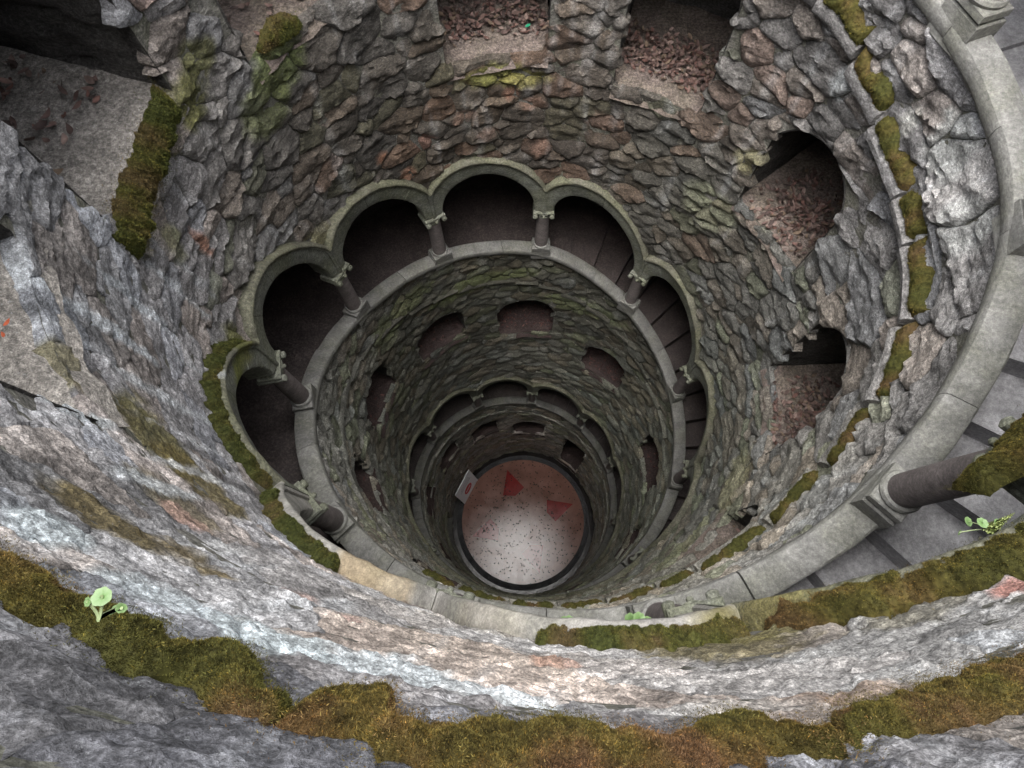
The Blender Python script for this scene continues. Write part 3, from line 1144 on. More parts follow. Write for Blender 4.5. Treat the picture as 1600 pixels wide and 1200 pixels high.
# ------------------------------------------------------------------ arches
ARCH_LABEL = {2: 'mossy arch at the right edge over the stair, springing from the big column', 3: 'moss-covered arch at the bottom right, from the big column to the bottom one',
              4: 'moss-topped arch crossing the bottom, small green plants on it', 5: 'arch under the near wall, orange lichen along its edge', 6: 'arch at lower left with a long strip of green moss',
              7: 'arch at the left, moss hanging over its dark opening', 8: 'left arch above the tilted column, black opening', 9: 'second black arch at upper left, green hood',
              10: 'top arch straight above the well floor, green hood', 11: 'arch right of the top one, pale green hood', 12: 'long arch on the right above the stair treads',
              13: 'dim arch on the right edge of the gallery, smooth green edge', 14: 'dark arch low on the right, seen edge on'}
ARCHES = []
for i in range(len(COLS) - 1):
    a, b = COLS[i], COLS[i + 1]
    pm = (a + b) / 2
    hwr = math.radians((b - a) / 2)
    lab = ARCH_LABEL.get(i)
    if lab is None:
        if i < 2:
            lab = ORD[i] + ' arch of the top arcade over the corner ledge, out of the picture'
        elif pm < 530:
            lab = ORD[i - 15] + ' small arch of the lowest arcade along the near wall, counting down the stair'
        elif pm > 740:
            lab = ORD[i - 24] + ' low arch along the foot of the wall, counting from the right of the floor'
        else:
            lab = {18: 'small dark arch at far left of the lowest arcade', 19: 'dark arch at left of the lowest arcade, above the sign', 20: 'dark arch at the top of the lowest arcade, straight above the floor',
                   21: 'dark arch of the lowest arcade right of its top one', 22: 'tall dark arch at the right of the lowest arcade', 23: 'narrow dark arch at far right of the lowest arcade'}.get(i, 'small arch of the lowest arcade near the wet floor')
    g = 'arches of the top arcade' if pm < 97 else ('arches of the upper mossy arcade' if pm < 440 else 'arches of the lowest arcade')
    t = thing('arcade_arch', lab, 'arch', g)
    n = 40 if pm < 440 else 26
    th = np.linspace(math.pi, 0, n + 1)
    ai, bi = hwr - .052, INT_B
    ae, be = hwr + .045, EXT_B
    xe = ae * np.cos(th)
    ye = be * np.sin(th)
    # limit the extrados to the bay
    lim = hwr - .0008
    xe = np.clip(xe, -lim, lim)
    ye = np.where(np.abs(ae * np.cos(th)) > lim, np.minimum(ye, be * np.sqrt(np.maximum(0, 1 - (lim / ae) ** 2))), ye)
    xi = ai * np.cos(th)
    yi = bi * np.sin(th)
    prof = []                                # (fraction from intrados to extrados, radius)
    for (f, r) in ((.0, 1.10), (.0, 1.030), (.05, 1.016), (.12, 1.012), (.5, 1.010), (.82, 1.010), (.84, 1.003), (1.0, 1.0), (1.0, 1.10)):
        prof.append((f, r))
    V = []
    for (f, r) in prof:
        x = xi + (xe - xi) * f
        y = ARC_Y0 + .004 + yi + (ye - yi) * f
        p_ = pm + np.degrees(x)
        dd = dL(p_) - y
        q = np.stack([np.radians(p_) * 12, np.full(n + 1, f * 3), dd * 12], -1)
        V.append(W(p_, r + .004 * fbm(q, 3), dd))
    m = len(prof)
    V = np.stack(V, 1).reshape(-1, 3)
    G = V.reshape(n + 1, m, 3)
    near_bay = 90 < pm < 150
    cuts = [0, int(n * random.uniform(.24, .32)), int(n * random.uniform(.47, .55)), int(n * random.uniform(.70, .78)), n] if pm < 440 else [0, n // 2, n]
    for k0, k1 in zip(cuts[:-1], cuts[1:]):
        B = G[k0:k1 + 1].copy()
        B[0] += (B[1] - B[0]) * (.05 if k0 else 0)
        B[-1] += (B[-2] - B[-1]) * (.05 if k1 < n else 0)
        B[..., :2] *= 1 + random.uniform(-.0016, .0016)
        nn_ = len(B)
        B = B.reshape(-1, 3)
        F = []
        for k in range(nn_ - 1):
            for jj in range(m):
                j2 = (jj + 1) % m
                F.append((k * m + jj, k * m + j2, k * m + m + j2, k * m + m + jj))
        F.append(tuple(range(m)))
        F.append(tuple((nn_ - 1) * m + jj for jj in range(m))[::-1])
        pw, dw = -np.degrees(np.arctan2(B[:, 1], B[:, 0])) % 360, -B[:, 2] / S
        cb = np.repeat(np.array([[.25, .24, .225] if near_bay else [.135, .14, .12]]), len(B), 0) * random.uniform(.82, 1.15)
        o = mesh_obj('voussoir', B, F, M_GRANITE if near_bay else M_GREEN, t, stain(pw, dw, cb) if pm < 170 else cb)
        o.data.set_sharp_from_angle(angle=math.radians(35))
    # hood mould along the extrados
    hp = [(-.006, 1.008), (-.005, .997), (.003, .992), (.011, .994), (.016, 1.002), (.016, 1.06), (-.006, 1.06)]
    sel = np.abs(xe) < lim - 1e-4
    ks = np.where(sel)[0]
    V = []
    for (e_, r) in hp:
        x = xe[ks] * (1 + e_ / ae)
        x = np.clip(x, -lim, lim)
        y = ARC_Y0 + ye[ks] * (1 + e_ / be)
        p_ = pm + np.degrees(x)
        dd = dL(p_) - y
        q = np.stack([np.radians(p_) * 25, np.full(len(ks), e_ * 30), dd * 25], -1)
        V.append(W(p_, r + .005 * fbm(q, 3), dd + .003 * fbm(q + 9, 3)))
    m = len(hp)
    n2 = len(ks)
    V = np.stack(V, 1).reshape(-1, 3)
    F = []
    for k in range(n2 - 1):
        for j in range(m):
            j2 = (j + 1) % m
            F.append((k * m + j, k * m + j2, k * m + m + j2, k * m + m + j))
    F.append(tuple(range(m)))
    F.append(tuple((n2 - 1) * m + j for j in range(m))[::-1])
    pw, dw = -np.degrees(np.arctan2(V[:, 1], V[:, 0])) % 360, -V[:, 2] / S
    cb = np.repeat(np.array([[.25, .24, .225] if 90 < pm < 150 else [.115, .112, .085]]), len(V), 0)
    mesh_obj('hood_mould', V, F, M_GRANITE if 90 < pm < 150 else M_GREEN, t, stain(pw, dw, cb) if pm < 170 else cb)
    ARCHES.append(t)

# ------------------------------------------------------------------ the stair
STAIRS = [thing('stone_stair', 'wide grey stone steps behind the big column at the right edge', 'stair', 'flights of the spiral stair'),
          thing('stone_stair', 'dark flagged steps winding behind the upper arcade', 'stair', 'flights of the spiral stair'),
          thing('stone_stair', 'hidden steps behind the lowest arcade, nearly black', 'stair', 'flights of the spiral stair')]
p = -53.0
TR = .15
while p < 900:
    w = 8.4 * random.uniform(.96, 1.04)
    top = float(dL(p + w * .3)) + TR
    nxt = float(dL(p + w * 1.3)) + TR
    pcs = np.linspace(p - .25, p + w, 7)
    prof = [(1.084, 0), (1.084, nxt - top + .06), (1.62, nxt - top + .06), (1.62, 0)]
    V, F = sweep(pcs, prof, lambda q: np.full(len(q), top), .003)
    o = mesh_obj('step', V, F, M_STEP if p < 75 else M_STEP_SHADE, STAIRS[turn(p)], smooth=False)
    p += w

# ------------------------------------------------------------------ the floor
FD = 8.45


def fl(x, y, h=0.0):
    """floor point: x right, y towards the near wall, h above the floor"""
    return (x * S, -y * S, (-FD + h) * S)


def wet(name, base, rough, spec=.5, bstr=.45, bdist=.012, fine=26.0, patch=3.0):
    m, nt, b = nodes(name)
    geo = N(nt, 'ShaderNodeNewGeometry')
    n1 = N(nt, 'ShaderNodeTexNoise', Scale=2.2, Detail=6.0, Roughness=.6)
    nt.links.new(geo.outputs['Position'], n1.inputs['Vector'])
    n2 = N(nt, 'ShaderNodeTexNoise', Scale=fine, Detail=5.0, Roughness=.65)
    nt.links.new(geo.outputs['Position'], n2.inputs['Vector'])
    c = ramp(nt, n1.outputs['Fac'], [(.3, .75), (.7, 1.2)])
    c2 = ramp(nt, n2.outputs['Fac'], [(.32, .7), (.68, 1.2)])
    col = mix(nt, 1.0, base, c, 'MULTIPLY')
    col = mix(nt, .8, col, c2, 'MULTIPLY')
    nt.links.new(col, b.inputs['Base Color'])
    rr_ = ramp(nt, n1.outputs['Fac'], [(.38, max(.02, rough * .8)), (.52, rough * 1.3), (.66, rough * patch)])
    nt.links.new(rr_, b.inputs['Roughness'])
    b.inputs['Specular IOR Level'].default_value = spec
    bp = N(nt, 'ShaderNodeBump', Strength=bstr, Distance=bdist)
    nt.links.new(n2.outputs['Fac'], bp.inputs['Height'])
    nt.links.new(bp.outputs[0], b.inputs['Normal'])
    return m


M_FLOOR = wet('wet_pink_marble', (.22, .115, .09), .085, .36, .20, .006, 60.0, 2.0)
M_RED = wet('wet_red_marble', (.22, .03, .028), .085, .36, .20, .006, 60.0, 2.0)
M_TAN = wet('wet_tan_marble', (.225, .125, .10), .085, .36, .20, .006, 60.0, 2.0)
M_BLACK = wet('wet_black_kerb', (.010, .010, .013), .04, .55, .85, .06, 11.0)
M_PUDDLE = wet('wet_gallery_floor', (.016, .014, .013), .05, .35, .3, .02, 11.0, 1.5)


def disc(r0, r1, h0, h1, n=96):
    V, F = [], []
    for k in range(n):
        a = 2 * math.pi * k / n
        for r, h in ((r0, h0), (r1, h0), (r1, h1)):
            V.append(fl(r * math.cos(a), r * math.sin(a), h))
    for k in range(n):
        j = (k + 1) % n
        F.append((k * 3, j * 3, j * 3 + 1, k * 3 + 1))
        F.append((k * 3 + 1, j * 3 + 1, j * 3 + 2, k * 3 + 2))
    return V, F


floor_o = tag(mesh_obj('floor', *disc(0.0, .875, 0, -.05), M_FLOOR, smooth=False), kind='structure')
V, F = disc(.875, .915, -.02, -.05)
tag(mesh_obj('inner_kerb', V, F, M_BLACK, smooth=False), kind='structure')
V, F = disc(.915, .955, -.045, -.09)
tag(mesh_obj('outer_kerb', V, F, M_BLACK, smooth=False), kind='structure')
V, F = disc(.955, 1.7, -.09, -.09)
tag(mesh_obj('gallery_floor', V, F, M_PUDDLE, smooth=False), kind='structure')
# compass star let into the floor: thin slabs a few millimetres proud
for k in range(4):
    a0 = math.radians(-107 + 90 * k + (0 if k != 1 else 0))
    for (r, dr, wdt, mat, h, nm) in ((.50, .78, .16, M_RED, .0016, 'star_point'),):
        c, s = math.cos(a0), math.sin(a0)
        pts = [(.44, -wdt), (.44, wdt), (.62, .0)]
        pts = [(.42, -.17), (.36, .0), (.44, .16), (.76, 0)]
        V = [fl(x * c - y * s, x * s + y * c, h) for x, y in pts] + [fl(x * c - y * s, x * s + y * c, -.004) for x, y in pts]
        F = [(0, 1, 2, 3)[::-1], (0, 1, 5, 4), (1, 2, 6, 5), (2, 3, 7, 6), (3, 0, 4, 7)]
        o = mesh_obj('star_point', V, F, M_RED, floor_o, smooth=False)
for k in range(4):
    a0 = math.radians(-107 + 45 + 90 * k)
    c, s = math.cos(a0), math.sin(a0)
    pts = [(.38, -.13), (.34, .0), (.38, .13), (.66, 0)]
    V = [fl(x * c - y * s, x * s + y * c, .0012) for x, y in pts] + [fl(x * c - y * s, x * s + y * c, -.004) for x, y in pts]
    F = [(0, 1, 2, 3)[::-1], (0, 1, 5, 4), (1, 2, 6, 5), (2, 3, 7, 6), (3, 0, 4, 7)]
    mesh_obj('star_point', V, F, M_TAN, floor_o, smooth=False)
V, F = [], []
nn = 48
V = [fl(.40 * math.cos(2 * math.pi * k / nn), .40 * math.sin(2 * math.pi * k / nn), .0009) for k in range(nn)]
mesh_obj('rosette', V, [tuple(range(nn))[::-1]], M_TAN, floor_o, smooth=False)


# ------------------------------------------------------------------ fallen leaves
def leaf_mesh(size, curl=.35, lobes=0):
    """a small leaf with a folded midrib: local x = length"""
    n = 7
    V, F = [], []
    for i in range(n):
        t = i / (n - 1)
        w = .42 * math.sin(math.pi * min(1, t * 1.02)) ** .8 * (1 - .25 * t)
        z = curl * (t - .5) ** 2
        V += [(t - .5, -w * .62, z + .16 * w), (t - .5, 0, z), (t - .5, w * .62, z + .16 * w)]
    for i in range(n - 1):
        for j in (0, 1):
            F.append((i * 3 + j, i * 3 + j + 1, i * 3 + 4 + j, i * 3 + 3 + j))
    return np.array(V) * size, F


LEAFCOL = [(.13, .085, .072), (.16, .105, .092), (.10, .068, .06), (.20, .145, .125), (.13, .072, .06), (.07, .05, .045), (.15, .11, .08)]


def leaf_stuff(name, pts, size, up=None, cols=LEAFCOL, n_up=None):
    VV, FF, CC = [], [], []
    off = 0
    for (pos, nrm) in pts:
        V, F = leaf_mesh(size * random.uniform(.6, 1.25), random.uniform(.1, 1.0))
        a = random.uniform(0, 6.28)
        R = Matrix.Rotation(a, 3, 'Z')
        T = Matrix.Rotation(random.gauss(0, .35), 3, 'X') @ Matrix.Rotation(random.gauss(0, .35), 3, 'Y')
        M3 = np.array((T @ R))
        V = V @ M3.T + np.array(pos)
        VV.append(V)
        FF += [tuple(i + off for i in f) for f in F]
        off += len(V)
        c = np.array(random.choice(cols)) * random.uniform(.7, 1.35)
        CC.append(np.repeat(c[None], len(V), 0))
    o = mesh_obj(name, np.concatenate(VV), FF, M_LEAF, None, np.concatenate(CC))
    o['kind'] = 'stuff'
    return o


LITTER = {1: (102, 0.032), 2: (68, 0.030), 3: (442, 0.029), 4: (714, 0.029), 5: (442, 0.029), 6: (442, 0.030), 7: (102, 0.029), 10: (42, 0.029), 11: (68, 0.025), 12: (102, 0.025), 13: (238, 0.025), 14: (255, 0.025), 15: (102, 0.025)}
for ni, (cnt, sz) in LITTER.items():
    pc, hw, db, h, arch = NICHES[ni]
    pts = []
    for _ in range(cnt):
        if ni in (5, 6):
            u = random.triangular(-.9, .95, .1)
            k = min(1, max(.05, random.gauss(.42, .22)))
        elif ni == 1:
            u = random.uniform(-.9, .9)
            k = random.uniform(.35, 1)
        elif ni in (3, 4):
            u = random.uniform(-.97, .97)
            k = random.triangular(.18, .75, .35)
        else:
            u = random.uniform(-.95, .95)
            k = random.uniform(.12, 1)
        r = 1.02 + k * .46
        d = db - .012 - .035 * k - random.uniform(0, .022) * (k > .3)
        pts.append((W(np.array([pc + u * hw]), np.array([r]), np.array([d]))[0], None))
    tag(leaf_stuff('leaf_litter', pts, sz * S, cols=LEAFCOL if ni < 10 else [(.085, .04, .036), (.06, .03, .028), (.10, .055, .047)]), 'brown dead leaves lying in the ' + NL[ni], 'dead leaves')  # deeper niches use darkened leaf colours that carry the shade
# bits of leaf and grit scattered over the wet floor
pts = []
for _ in range(650):
    a = random.uniform(0, 6.283)
    r = .87 * math.sqrt(random.random())
    pts.append((fl(r * math.cos(a), r * math.sin(a), .004), None))
tag(leaf_stuff('floor_litter', pts, .027 * S, cols=[(.02, .018, .016), (.035, .028, .022), (.05, .035, .025)]), 'small dark leaf scraps scattered over the wet pink floor', 'leaf scraps')

# ------------------------------------------------------------------ the sign
M_WHITE = attr_mat('white_sign_board', rough=.45, spec=.4, noise=.05)
t = thing('warning_sign', 'white board with a red no-entry disc, leaning at the edge of the round floor', 'sign')
A = np.array(fl(-.665, -.59, -.03))
B = np.array(fl(-.845, -.235, -.03))
ax = (B - A)
Lx = np.linalg.norm(ax)
ax /= Lx
topA = np.array(fl(-.775, -.605, .50))
upv = topA - A
upv -= ax * upv.dot(ax)
Ly = np.linalg.norm(upv)
ay = upv / Ly
az = np.cross(ax, ay)
if az[2] < 0:
    az = -az


def sg(x, y, z):
    return A + ax * x + ay * y + az * z


def slab(x0, x1, y0, y1, z0, z1):
    V = [sg(x, y, z) for z in (z0, z1) for x, y in ((x0, y0), (x1, y0), (x1, y1), (x0, y1))]
    F = [(0, 1, 2, 3), (4, 5, 6, 7), (0, 1, 5, 4), (1, 2, 6, 5), (2, 3, 7, 6), (3, 0, 4, 7)]
    return V, F


V, F = slab(0, Lx, 0, Ly, 0, .03)
mesh_obj('board', V, F, M_WHITE, t, (.84, .86, .9), smooth=False)
cx, cy, cr = Lx * .50, Ly * .40, Ly * .165
nn = 32


def plate(name, fn, z, col):
    V = [sg(*fn(k), z) for k in range(nn)]
    mesh_obj(name, V, [tuple(range(nn))], M_WHITE, t, col, smooth=False)


plate('red_disc', lambda k: (cx + cr * math.cos(6.28318 * k / nn), cy + cr * math.sin(6.28318 * k / nn)), .034, (.55, .03, .05))
V, F = slab(cx - cr * .68, cx + cr * .68, cy - cr * .15, cy + cr * .15, .035, .038)
mesh_obj('white_bar', V, F, M_WHITE, t, (.75, .6, .62), smooth=False)
for k in range(3):
    V, F = slab(Lx * (.16 + .03 * k), Lx * (.84 - .05 * k), Ly * (.66 + .08 * k), Ly * (.685 + .08 * k), .0301, .033)
    mesh_obj('text_line', V, F, M_WHITE, t, (.40, .40, .45), smooth=False)


# ------------------------------------------------------------------ moss
def moss_patch(name, cols, label, r0, hgt, dens, blade, tint=(1, 1, 1), nac=9, stepd=.35, topblade=.5, group=None, r1=None, taper=1.2):
    """cols: (angle, depth of one edge, depth of the other edge[, radius]); a cushion with short shoots"""
    cols = np.array(cols, float)
    o = np.argsort(cols[:, 0])
    cols = cols[o]
    pcs = np.arange(cols[0, 0], cols[-1, 0], stepd)
    d0 = np.interp(pcs, cols[:, 0], cols[:, 1])
    d1 = np.interp(pcs, cols[:, 0], cols[:, 2])
    rb = np.interp(pcs, cols[:, 0], cols[:, 3]) if cols.shape[1] > 3 else np.full(len(pcs), r0)
    n = len(pcs)
    T = np.linspace(0, 1, nac)
    PC = np.repeat(pcs, nac)
    TT = np.tile(T, n)
    q = np.stack([np.radians(PC) * 22, TT * 1.3, np.full(len(PC), 3.0)], -1)
    nz = fbm(q, 4)
    nz2 = fbm(q * 3, 3)
    D0 = np.repeat(d0, nac)
    D1 = np.repeat(d1, nac)
    D = D0 + (D1 - D0) * (TT + .12 * nz + .09 * nz2 + .09 * fbm(q * 9, 3))
    end = np.clip(np.minimum(np.repeat(np.arange(n), nac), n - 1 - np.repeat(np.arange(n), nac)) * stepd / taper, 0, 1) ** .5
    nz3 = fbm(np.stack([np.radians(PC) * 160, D * 160, np.full(len(PC), 1.0)], -1), 3)
    H = hgt * end * np.clip(np.sin(np.pi * TT), 0, 1) ** .6 * (1 + .6 * nz + .5 * nz2 + .45 * nz3)
    Rr = np.repeat(rb, nac) - H + .006 + .016 * (1 - np.minimum(end, np.clip(np.sin(np.pi * TT), 0, 1)) ** .5) - .004 * np.clip(nz2, -1, 0)
    if r1 is not None:
        Rr = Rr + (r1 - r0) * TT
        D = D - .5 * H
    V = W(PC, Rr, D)
    idx = np.arange(n * nac).reshape(n, nac)
    F = np.stack([idx[:-1, :-1], idx[:-1, 1:], idx[1:, 1:], idx[1:, :-1]], -1).reshape(-1, 4)
    tc = np.array(tint)

    def moss_col(k, nzv):
        a = np.array([.135, .105, .028])
        b = np.array([.085, .082, .022])
        c = np.array([.15, .095, .045])
        f = np.clip(.5 + nzv * 1.6, 0, 1)[:, None]
        base = a * (1 - f) + b * f
        g = np.clip(nzv * -2.2 - .1, 0, 1)[:, None]
        return (base * (1 - g) + c * g) * tc
    Cc = moss_col(0, nz) * .6
    # shoots
    nb = int(dens)
    fi = rng.integers(0, len(F), nb)
    uv = rng.random((nb, 2))
    A_, B_, C_, D_ = (V[F[fi, k]] for k in range(4))
    base = A_ * ((1 - uv[:, 0]) * (1 - uv[:, 1]))[:, None] + B_ * (uv[:, 0] * (1 - uv[:, 1]))[:, None] + C_ * (uv[:, 0] * uv[:, 1])[:, None] + D_ * ((1 - uv[:, 0]) * uv[:, 1])[:, None]
    fr_ = rng.random(nb) < .16                    # stray shoots beyond the cushion
    base[fr_, 2] += rng.normal(0, .10, fr_.sum()) * float(np.mean(np.abs(d1 - d0))) * S * 2.2
    rad_ = np.linalg.norm(base[fr_, :2], axis=1)
    want = (float(np.mean(rb)) - .004) * S
    base[fr_, :2] *= (np.maximum(rad_, want) / rad_)[:, None]
    nrm = np.cross(B_ - A_, D_ - A_)
    nrm /= np.linalg.norm(nrm, axis=1, keepdims=True) + 1e-12
    inward = -base.copy()
    inward[:, 2] = 0
    inward /= np.linalg.norm(inward, axis=1, keepdims=True) + 1e-9
    flip = (nrm * inward).sum(1) < 0
    nrm[flip] *= -1
    dirv = nrm * .8 + np.array([0, 0, topblade]) + rng.normal(0, .42, (nb, 3))
    dirv /= np.linalg.norm(dirv, axis=1, keepdims=True)
    side = np.cross(dirv, rng.normal(0, 1, (nb, 3)))
    side /= np.linalg.norm(side, axis=1, keepdims=True) + 1e-9
    L = blade * S * rng.uniform(.5, 1.3, nb)[:, None]
    wv = L * .14
    BV = np.stack([base - side * wv, base + side * wv, base + dirv * L * .6 + side * wv * .8, base + dirv * L], 1).reshape(-1, 3)
    k = len(V) + np.arange(nb) * 4
    BF = np.stack([np.stack([k, k + 1, k + 2], -1), np.stack([k, k + 2, k + 3], -1)], 1).reshape(-1, 3)
    nzf = Cc[F[fi, 0]] / .6
    bc = nzf * rng.uniform(.45, 1.5, nb)[:, None] * (1 + .5 * np.clip(nz3[F[fi, 0]], -.8, 1))[:, None]
    yel = rng.random(nb) < .12
    bc[yel] *= np.array([1.5, 1.25, .9])
    bcol = np.repeat(bc, 4, 0)
    Ftri = np.concatenate([F[:, [0, 1, 2]], F[:, [0, 2, 3]], BF])
    o = mesh_obj(name, np.concatenate([V, BV]), Ftri, M_MOSS, None, np.concatenate([Cc, bcol]))
    tag(o, label, 'moss', group, 'stuff')
    return o


# long cushion along the near wall (two stretches with a white gap between them)
MOSS_FRONT = [(74.2, 0.511), (76.7, 0.5), (79.2, 0.491), (82.5, 0.457), (87.4, 0.411), (87.6, 0.383), (88.9, 0.347), (90.2, 0.401), (93.8, 0.375), (95.9, 0.375), (98.0, 0.337), (98.8, 0.368), (99.8, 0.315), (101.2, 0.303), (101.7, 0.389), (102.9, 0.358), (103.2, 0.302), (104.4, 0.29), (105.5, 0.345), (106.9, 0.376), (107.3, 0.333), (109.2, 0.333), (113.0, 0.365), (114.5, 0.363), (117.6, 0.377)]
MOSS_BACK = [(80.9, 0.38), (84.7, 0.369), (88.8, 0.337), (90.5, 0.326), (92.6, 0.286), (95.2, 0.257), (97.4, 0.243), (99.3, 0.23), (100.0, 0.246), (101.4, 0.244), (103.5, 0.253), (104.6, 0.257), (106.4, 0.263), (108.6, 0.273), (110.6, 0.279), (111.4, 0.273)]


def near_moss(p0, p1, label, dens, tint=(1, 1, 1)):
    ps = np.arange(p0, p1, .25)
    f = np.array(sorted(MOSS_FRONT))
    b = np.array(sorted(MOSS_BACK))
    cols = []
    for p in ps:
        a = np.interp(p, b[:, 0], b[:, 1])
        c = np.interp(p, f[:, 0], f[:, 1])
        k = .16 + .14 * max(0, min(1, (p - 103) / 8))
        cols.append((p, a + (c - a) * k, c - (c - a) * (k - .08)))
    moss_patch('moss_cushion', cols, label, 1.020, .0065, dens, .0014, tint, nac=24, stepd=.08, taper=.5)


near_moss(103.5, 118.5, 'thick olive moss strip at the lower left with a small round-leaved plant', 150000)
near_moss(88.3, 103.6, 'ragged brown-green moss strip along the bottom centre', 170000, (1.05, .95, 1))
near_moss(71, 88.1, 'thick moss strip at the bottom right beyond the white gap', 150000)
# moss on the hoods of the near arches


def hood_d(p):
    return dL(p) - ext_h(p) - .012


def hood_patch(p0, p1, wd0, wd1, label, dens, blade, tint=(1, 1, 1), r0=1.0, hgt=.016, st=.25):
    ps = np.arange(p0, p1, .8)
    h0 = hood_d(ps)
    wob = np.array([random.uniform(.8, 1.2) for _ in ps])
    moss_patch('hood_moss', [(p, d + wd1, d - wd0 * w_) for p, d, w_ in zip(ps, h0, wob)], label, r0, hgt, dens, blade, tint, nac=12, stepd=st, r1=1.035, group='moss on the arches')


hood_patch(22, 46, .09, .03, 'thick moss crowning the arch at the right edge', 70000, .0022, r0=.99)
hood_patch(46, 78, .08, .035, 'green and ochre moss along the arch top at the lower right', 120000, .0022, r0=.99)
hood_patch(78, 97, .06, .03, 'dark green moss strip at bottom centre with tiny round-leaved plants', 50000, .0022, (.85, 1.0, 1), r0=1.0)
moss_patch('hood_moss', [(31, .78, .84), (35, .78, .89), (39, .77, .93), (42, .78, .91), (44.5, .78, .95), (47, .80, .96), (49.5, .84, .945), (51, .90, .96), (53, .93, .985)], 'lumpy moss over the capital of the big column at right', 1.0, .014, 90000, .0025, stepd=.2, group='moss on the arches', r1=.975)
hood_patch(117, 136, .05, .025, 'green moss strip running over the lower-left arch', 45000, .0025, (.8, .95, 1), r0=1.0)
hood_patch(136, 170, .055, .03, 'green moss strip over the left arch opening', 55000, .0028, (.8, .95, 1), r0=1.0)
# moss on the sill of the top left niche
moss_patch('sill_moss', [(167, 1.05, 1.15), (172, 1.07, 1.17), (180, 1.09, 1.18), (186, 1.09, 1.18), (190.5, 1.08, 1.16), (192, 1.07, 1.12)], 'dense green moss edging the sill of the black niche at top left', 1.012, .024, 60000, .0045, (.8, .95, .9), stepd=.3)
moss_patch('sill_moss', [(211.5, 1.25, 1.265), (213.5, 1.222, 1.275), (216, 1.205, 1.29), (218.6, 1.22, 1.285), (221, 1.255, 1.275)], 'small tuft of moss on the sill at the top edge', 1.012, .016, 6000, .005, (.8, .95, .9), stepd=.3)
# moss on the stepped string course
for (u, v) in TEETH:
    if -42 < u and v < 125:
        m0 = float(d_str((u + v) / 2))
        f = lambda q: m0 + .55 * (float(d_str(q)) - m0)
        us = np.linspace(u + .2, v - .1, 7)
        moss_patch('ledge_moss', [(q, f(q) + .006, f(q) - .062 - .014 * math.sin(q)) for q in us], 'mossy cushion on one stone of the stepped string course at right', 1.006, .016, 4000 if v < 60 else 1500, .0042, (.95, 1, 1), stepd=.4, group='moss on the string course')


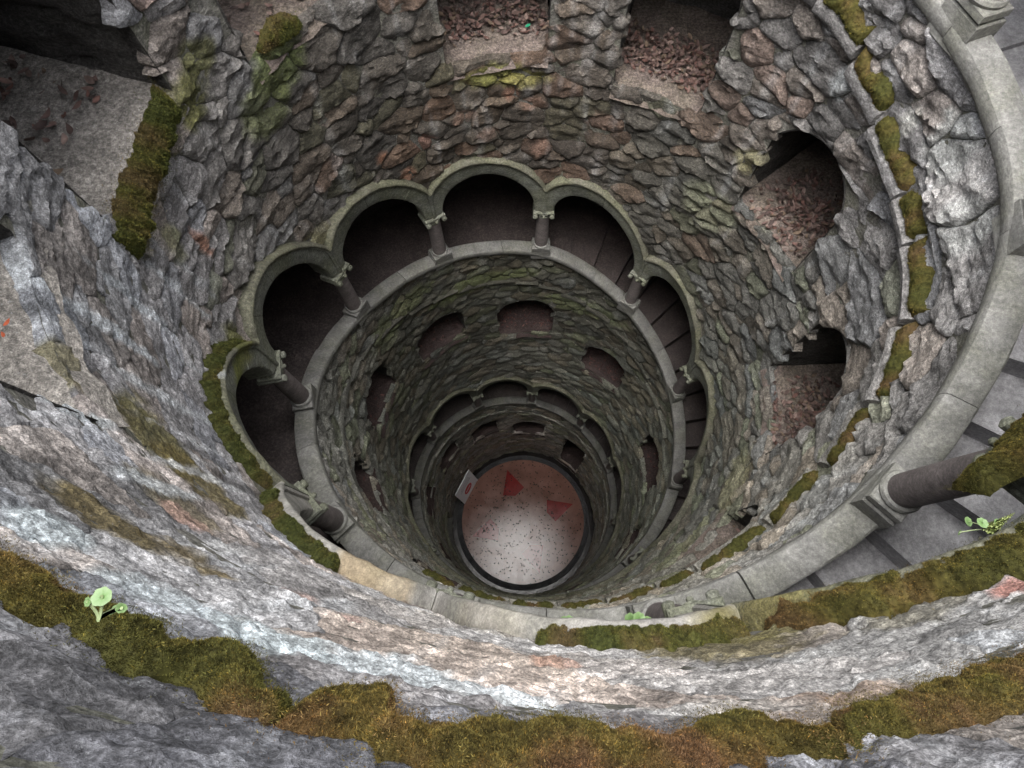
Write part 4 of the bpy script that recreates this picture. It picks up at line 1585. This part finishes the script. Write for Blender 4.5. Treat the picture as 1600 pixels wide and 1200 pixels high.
# ------------------------------------------------------------------ small plants in the moss
def pennywort(ph, d, r, leaves, label, spike=None):
    org = W(np.array([ph]), np.array([r]), np.array([d]))[0]
    t = thing('pennywort_plant', label, 'plant', 'small plants in the moss', org)
    fr = frame_at(ph, 0, 0)
    z0 = fr(np.zeros((1, 3)))

    def loc(v):
        v = np.atleast_2d(np.array(v, float))
        return fr(v) - z0                       # direction only, world metres when v in units

    for (x, y, z, rad, tilt, tilt2) in leaves:
        # x inwards from the wall, y clockwise, z up (units)
        tip = np.array([-x, y, z])
        n = 8
        V, F = [], []
        m = 6
        for k in range(n + 1):
            s_ = k / n
            p_ = np.array([-x * s_ ** .7, y * s_, z * s_ ** 1.3])
            for j in range(m):
                a = 2 * math.pi * j / m
                V.append(p_ + .0007 * np.array([math.cos(a), math.sin(a), 0]))
        for k in range(n):
            for j in range(m):
                j2 = (j + 1) % m
                F.append((k * m + j, k * m + j2, k * m + m + j2, k * m + m + j))
        o = mesh_obj('stem', loc(V), F, M_PLANT, t, (.26, .32, .16))
        nr, na = 6, 26
        V, F = [(0, 0, -.22 * rad)], []
        for i in range(1, nr + 1):
            f = i / nr
            for j in range(na):
                a = 2 * math.pi * j / na
                rr_ = rad * f * (1 + .05 * math.sin(7 * a + ph) * f + .03 * math.sin(3 * a))
                V.append((rr_ * math.cos(a), rr_ * math.sin(a), rad * (-.22 + .30 * f ** .7 - .06 * f * f + .04 * math.sin(7 * a) * f)))
        for j in range(na):
            F.append((0, 1 + j, 1 + (j + 1) % na))
        for i in range(nr - 1):
            for j in range(na):
                j2 = (j + 1) % na
                F.append((1 + i * na + j, 1 + (i + 1) * na + j, 1 + (i + 1) * na + j2, 1 + i * na + j2))
        V = np.array(V)
        R = np.array(Matrix.Rotation(tilt, 3, 'Y') @ Matrix.Rotation(tilt2, 3, 'X'))
        fade = np.linalg.norm(V[:, :2], axis=1) / rad
        V = V @ R.T + tip
        col = np.outer(1 - fade, (.10, .19, .055)) + np.outer(fade, (.17, .26, .11))
        mesh_obj('leaf', loc(V), F, M_PLANT, t, col)
    if spike:
        V, F = [], []
        a0 = np.array([0, 0, 0.0])
        e = np.array(spike)
        VV, FF = [], []
        for k in range(22):
            s_ = k / 21
            p_ = e * s_
            for j in range(3):
                a = 2.1 * j + k
                q = p_ + .0045 * (1.1 - s_) * np.array([math.cos(a), math.sin(a), .3])
                b = len(VV)
                sz = .0032 * (1.15 - s_)
                VV += [q + sz * np.array(w_) for w_ in ((1, 0, 0), (-1, 0, 0), (0, 1, 0), (0, -1, 0), (0, 0, 1.3), (0, 0, -1.3))]
                FF += [(b + i_, b + j_, b + k_) for i_ in (0, 1) for j_ in (2, 3) for k_ in (4, 5)]
        mesh_obj('flower_spike', loc(VV), FF, M_PLANT, t, (.27, .32, .11))
    return t


pennywort(107.0, .225, 1.004, [(.008, .001, .003, .0034, -.25, .1), (.003, .002, -.010, .0026, -.6, -.5), (.006, -.006, .0, .0019, .3, .5), (.005, .005, .003, .0017, .2, -.3)],
          'lone pale green plant with cupped round leaves in the lower-left moss strip')
pennywort(63.0, .74, .992, [(.012, .006, .008, .0066, -.2, .1), (.014, .0, -.02, .0062, .1, .3), (.012, .028, -.008, .0040, .8, .2), (.004, -.012, .006, .0042, .2, .1)],
          'round-leaved plant with a pale flower spike beside the big column', spike=(-.004, -.034, .012))
pennywort(92.8, 1.0, 1.012, [(.012, .006, .012, .0095, 0, .1), (.010, .012, -.014, .0090, .1, .2)], 'tiny round-leaved plant at bottom centre, left of the other', None)
pennywort(86.4, 1.03, 1.012, [(.014, .0, .012, .0105, 0, .1), (.012, .012, .0, .0115, .1, .2), (.008, -.014, .006, .0090, .1, .2)], 'tiny clump of three round leaves beside the bottom column', None)
pennywort(95.2, .98, 1.014, [(.008, .005, .008, .0065, 0, .1), (.008, -.010, .008, .0060, .1, .2)], 'smallest pair of pale leaves at the end of the dark green moss', None)

# red leaves on the bare sill at the left edge, a green scrap in the top niche
for k, (pc, r, d, sz) in enumerate(((147.6, 1.062, .79, .015), (146.6, 1.072, .788, .012))):
    V, F = leaf_mesh(sz * S, .6)
    M3 = np.array(Matrix.Rotation(1.2 + k, 3, 'Z'))
    V = V @ M3.T + W(np.array([pc]), np.array([r]), np.array([d - .012]))[0]
    tag(mesh_obj('red_leaf', V, F, M_LEAF, None, (.32, .075, .035)), ('upper' if k == 0 else 'lower') + ' red autumn leaf on the bare sill at the left edge', 'leaf', 'red leaves on the sill')
V, F = leaf_mesh(.03 * S, .3)
V = V @ np.array(Matrix.Rotation(.8, 3, 'Z')).T + W(np.array([266.5]), np.array([1.15]), np.array([1.665]))[0]
tag(mesh_obj('green_scrap', V, F, M_LEAF, None, (.03, .30, .16)), 'bright green scrap lying among the leaves in the square top niche', 'litter')
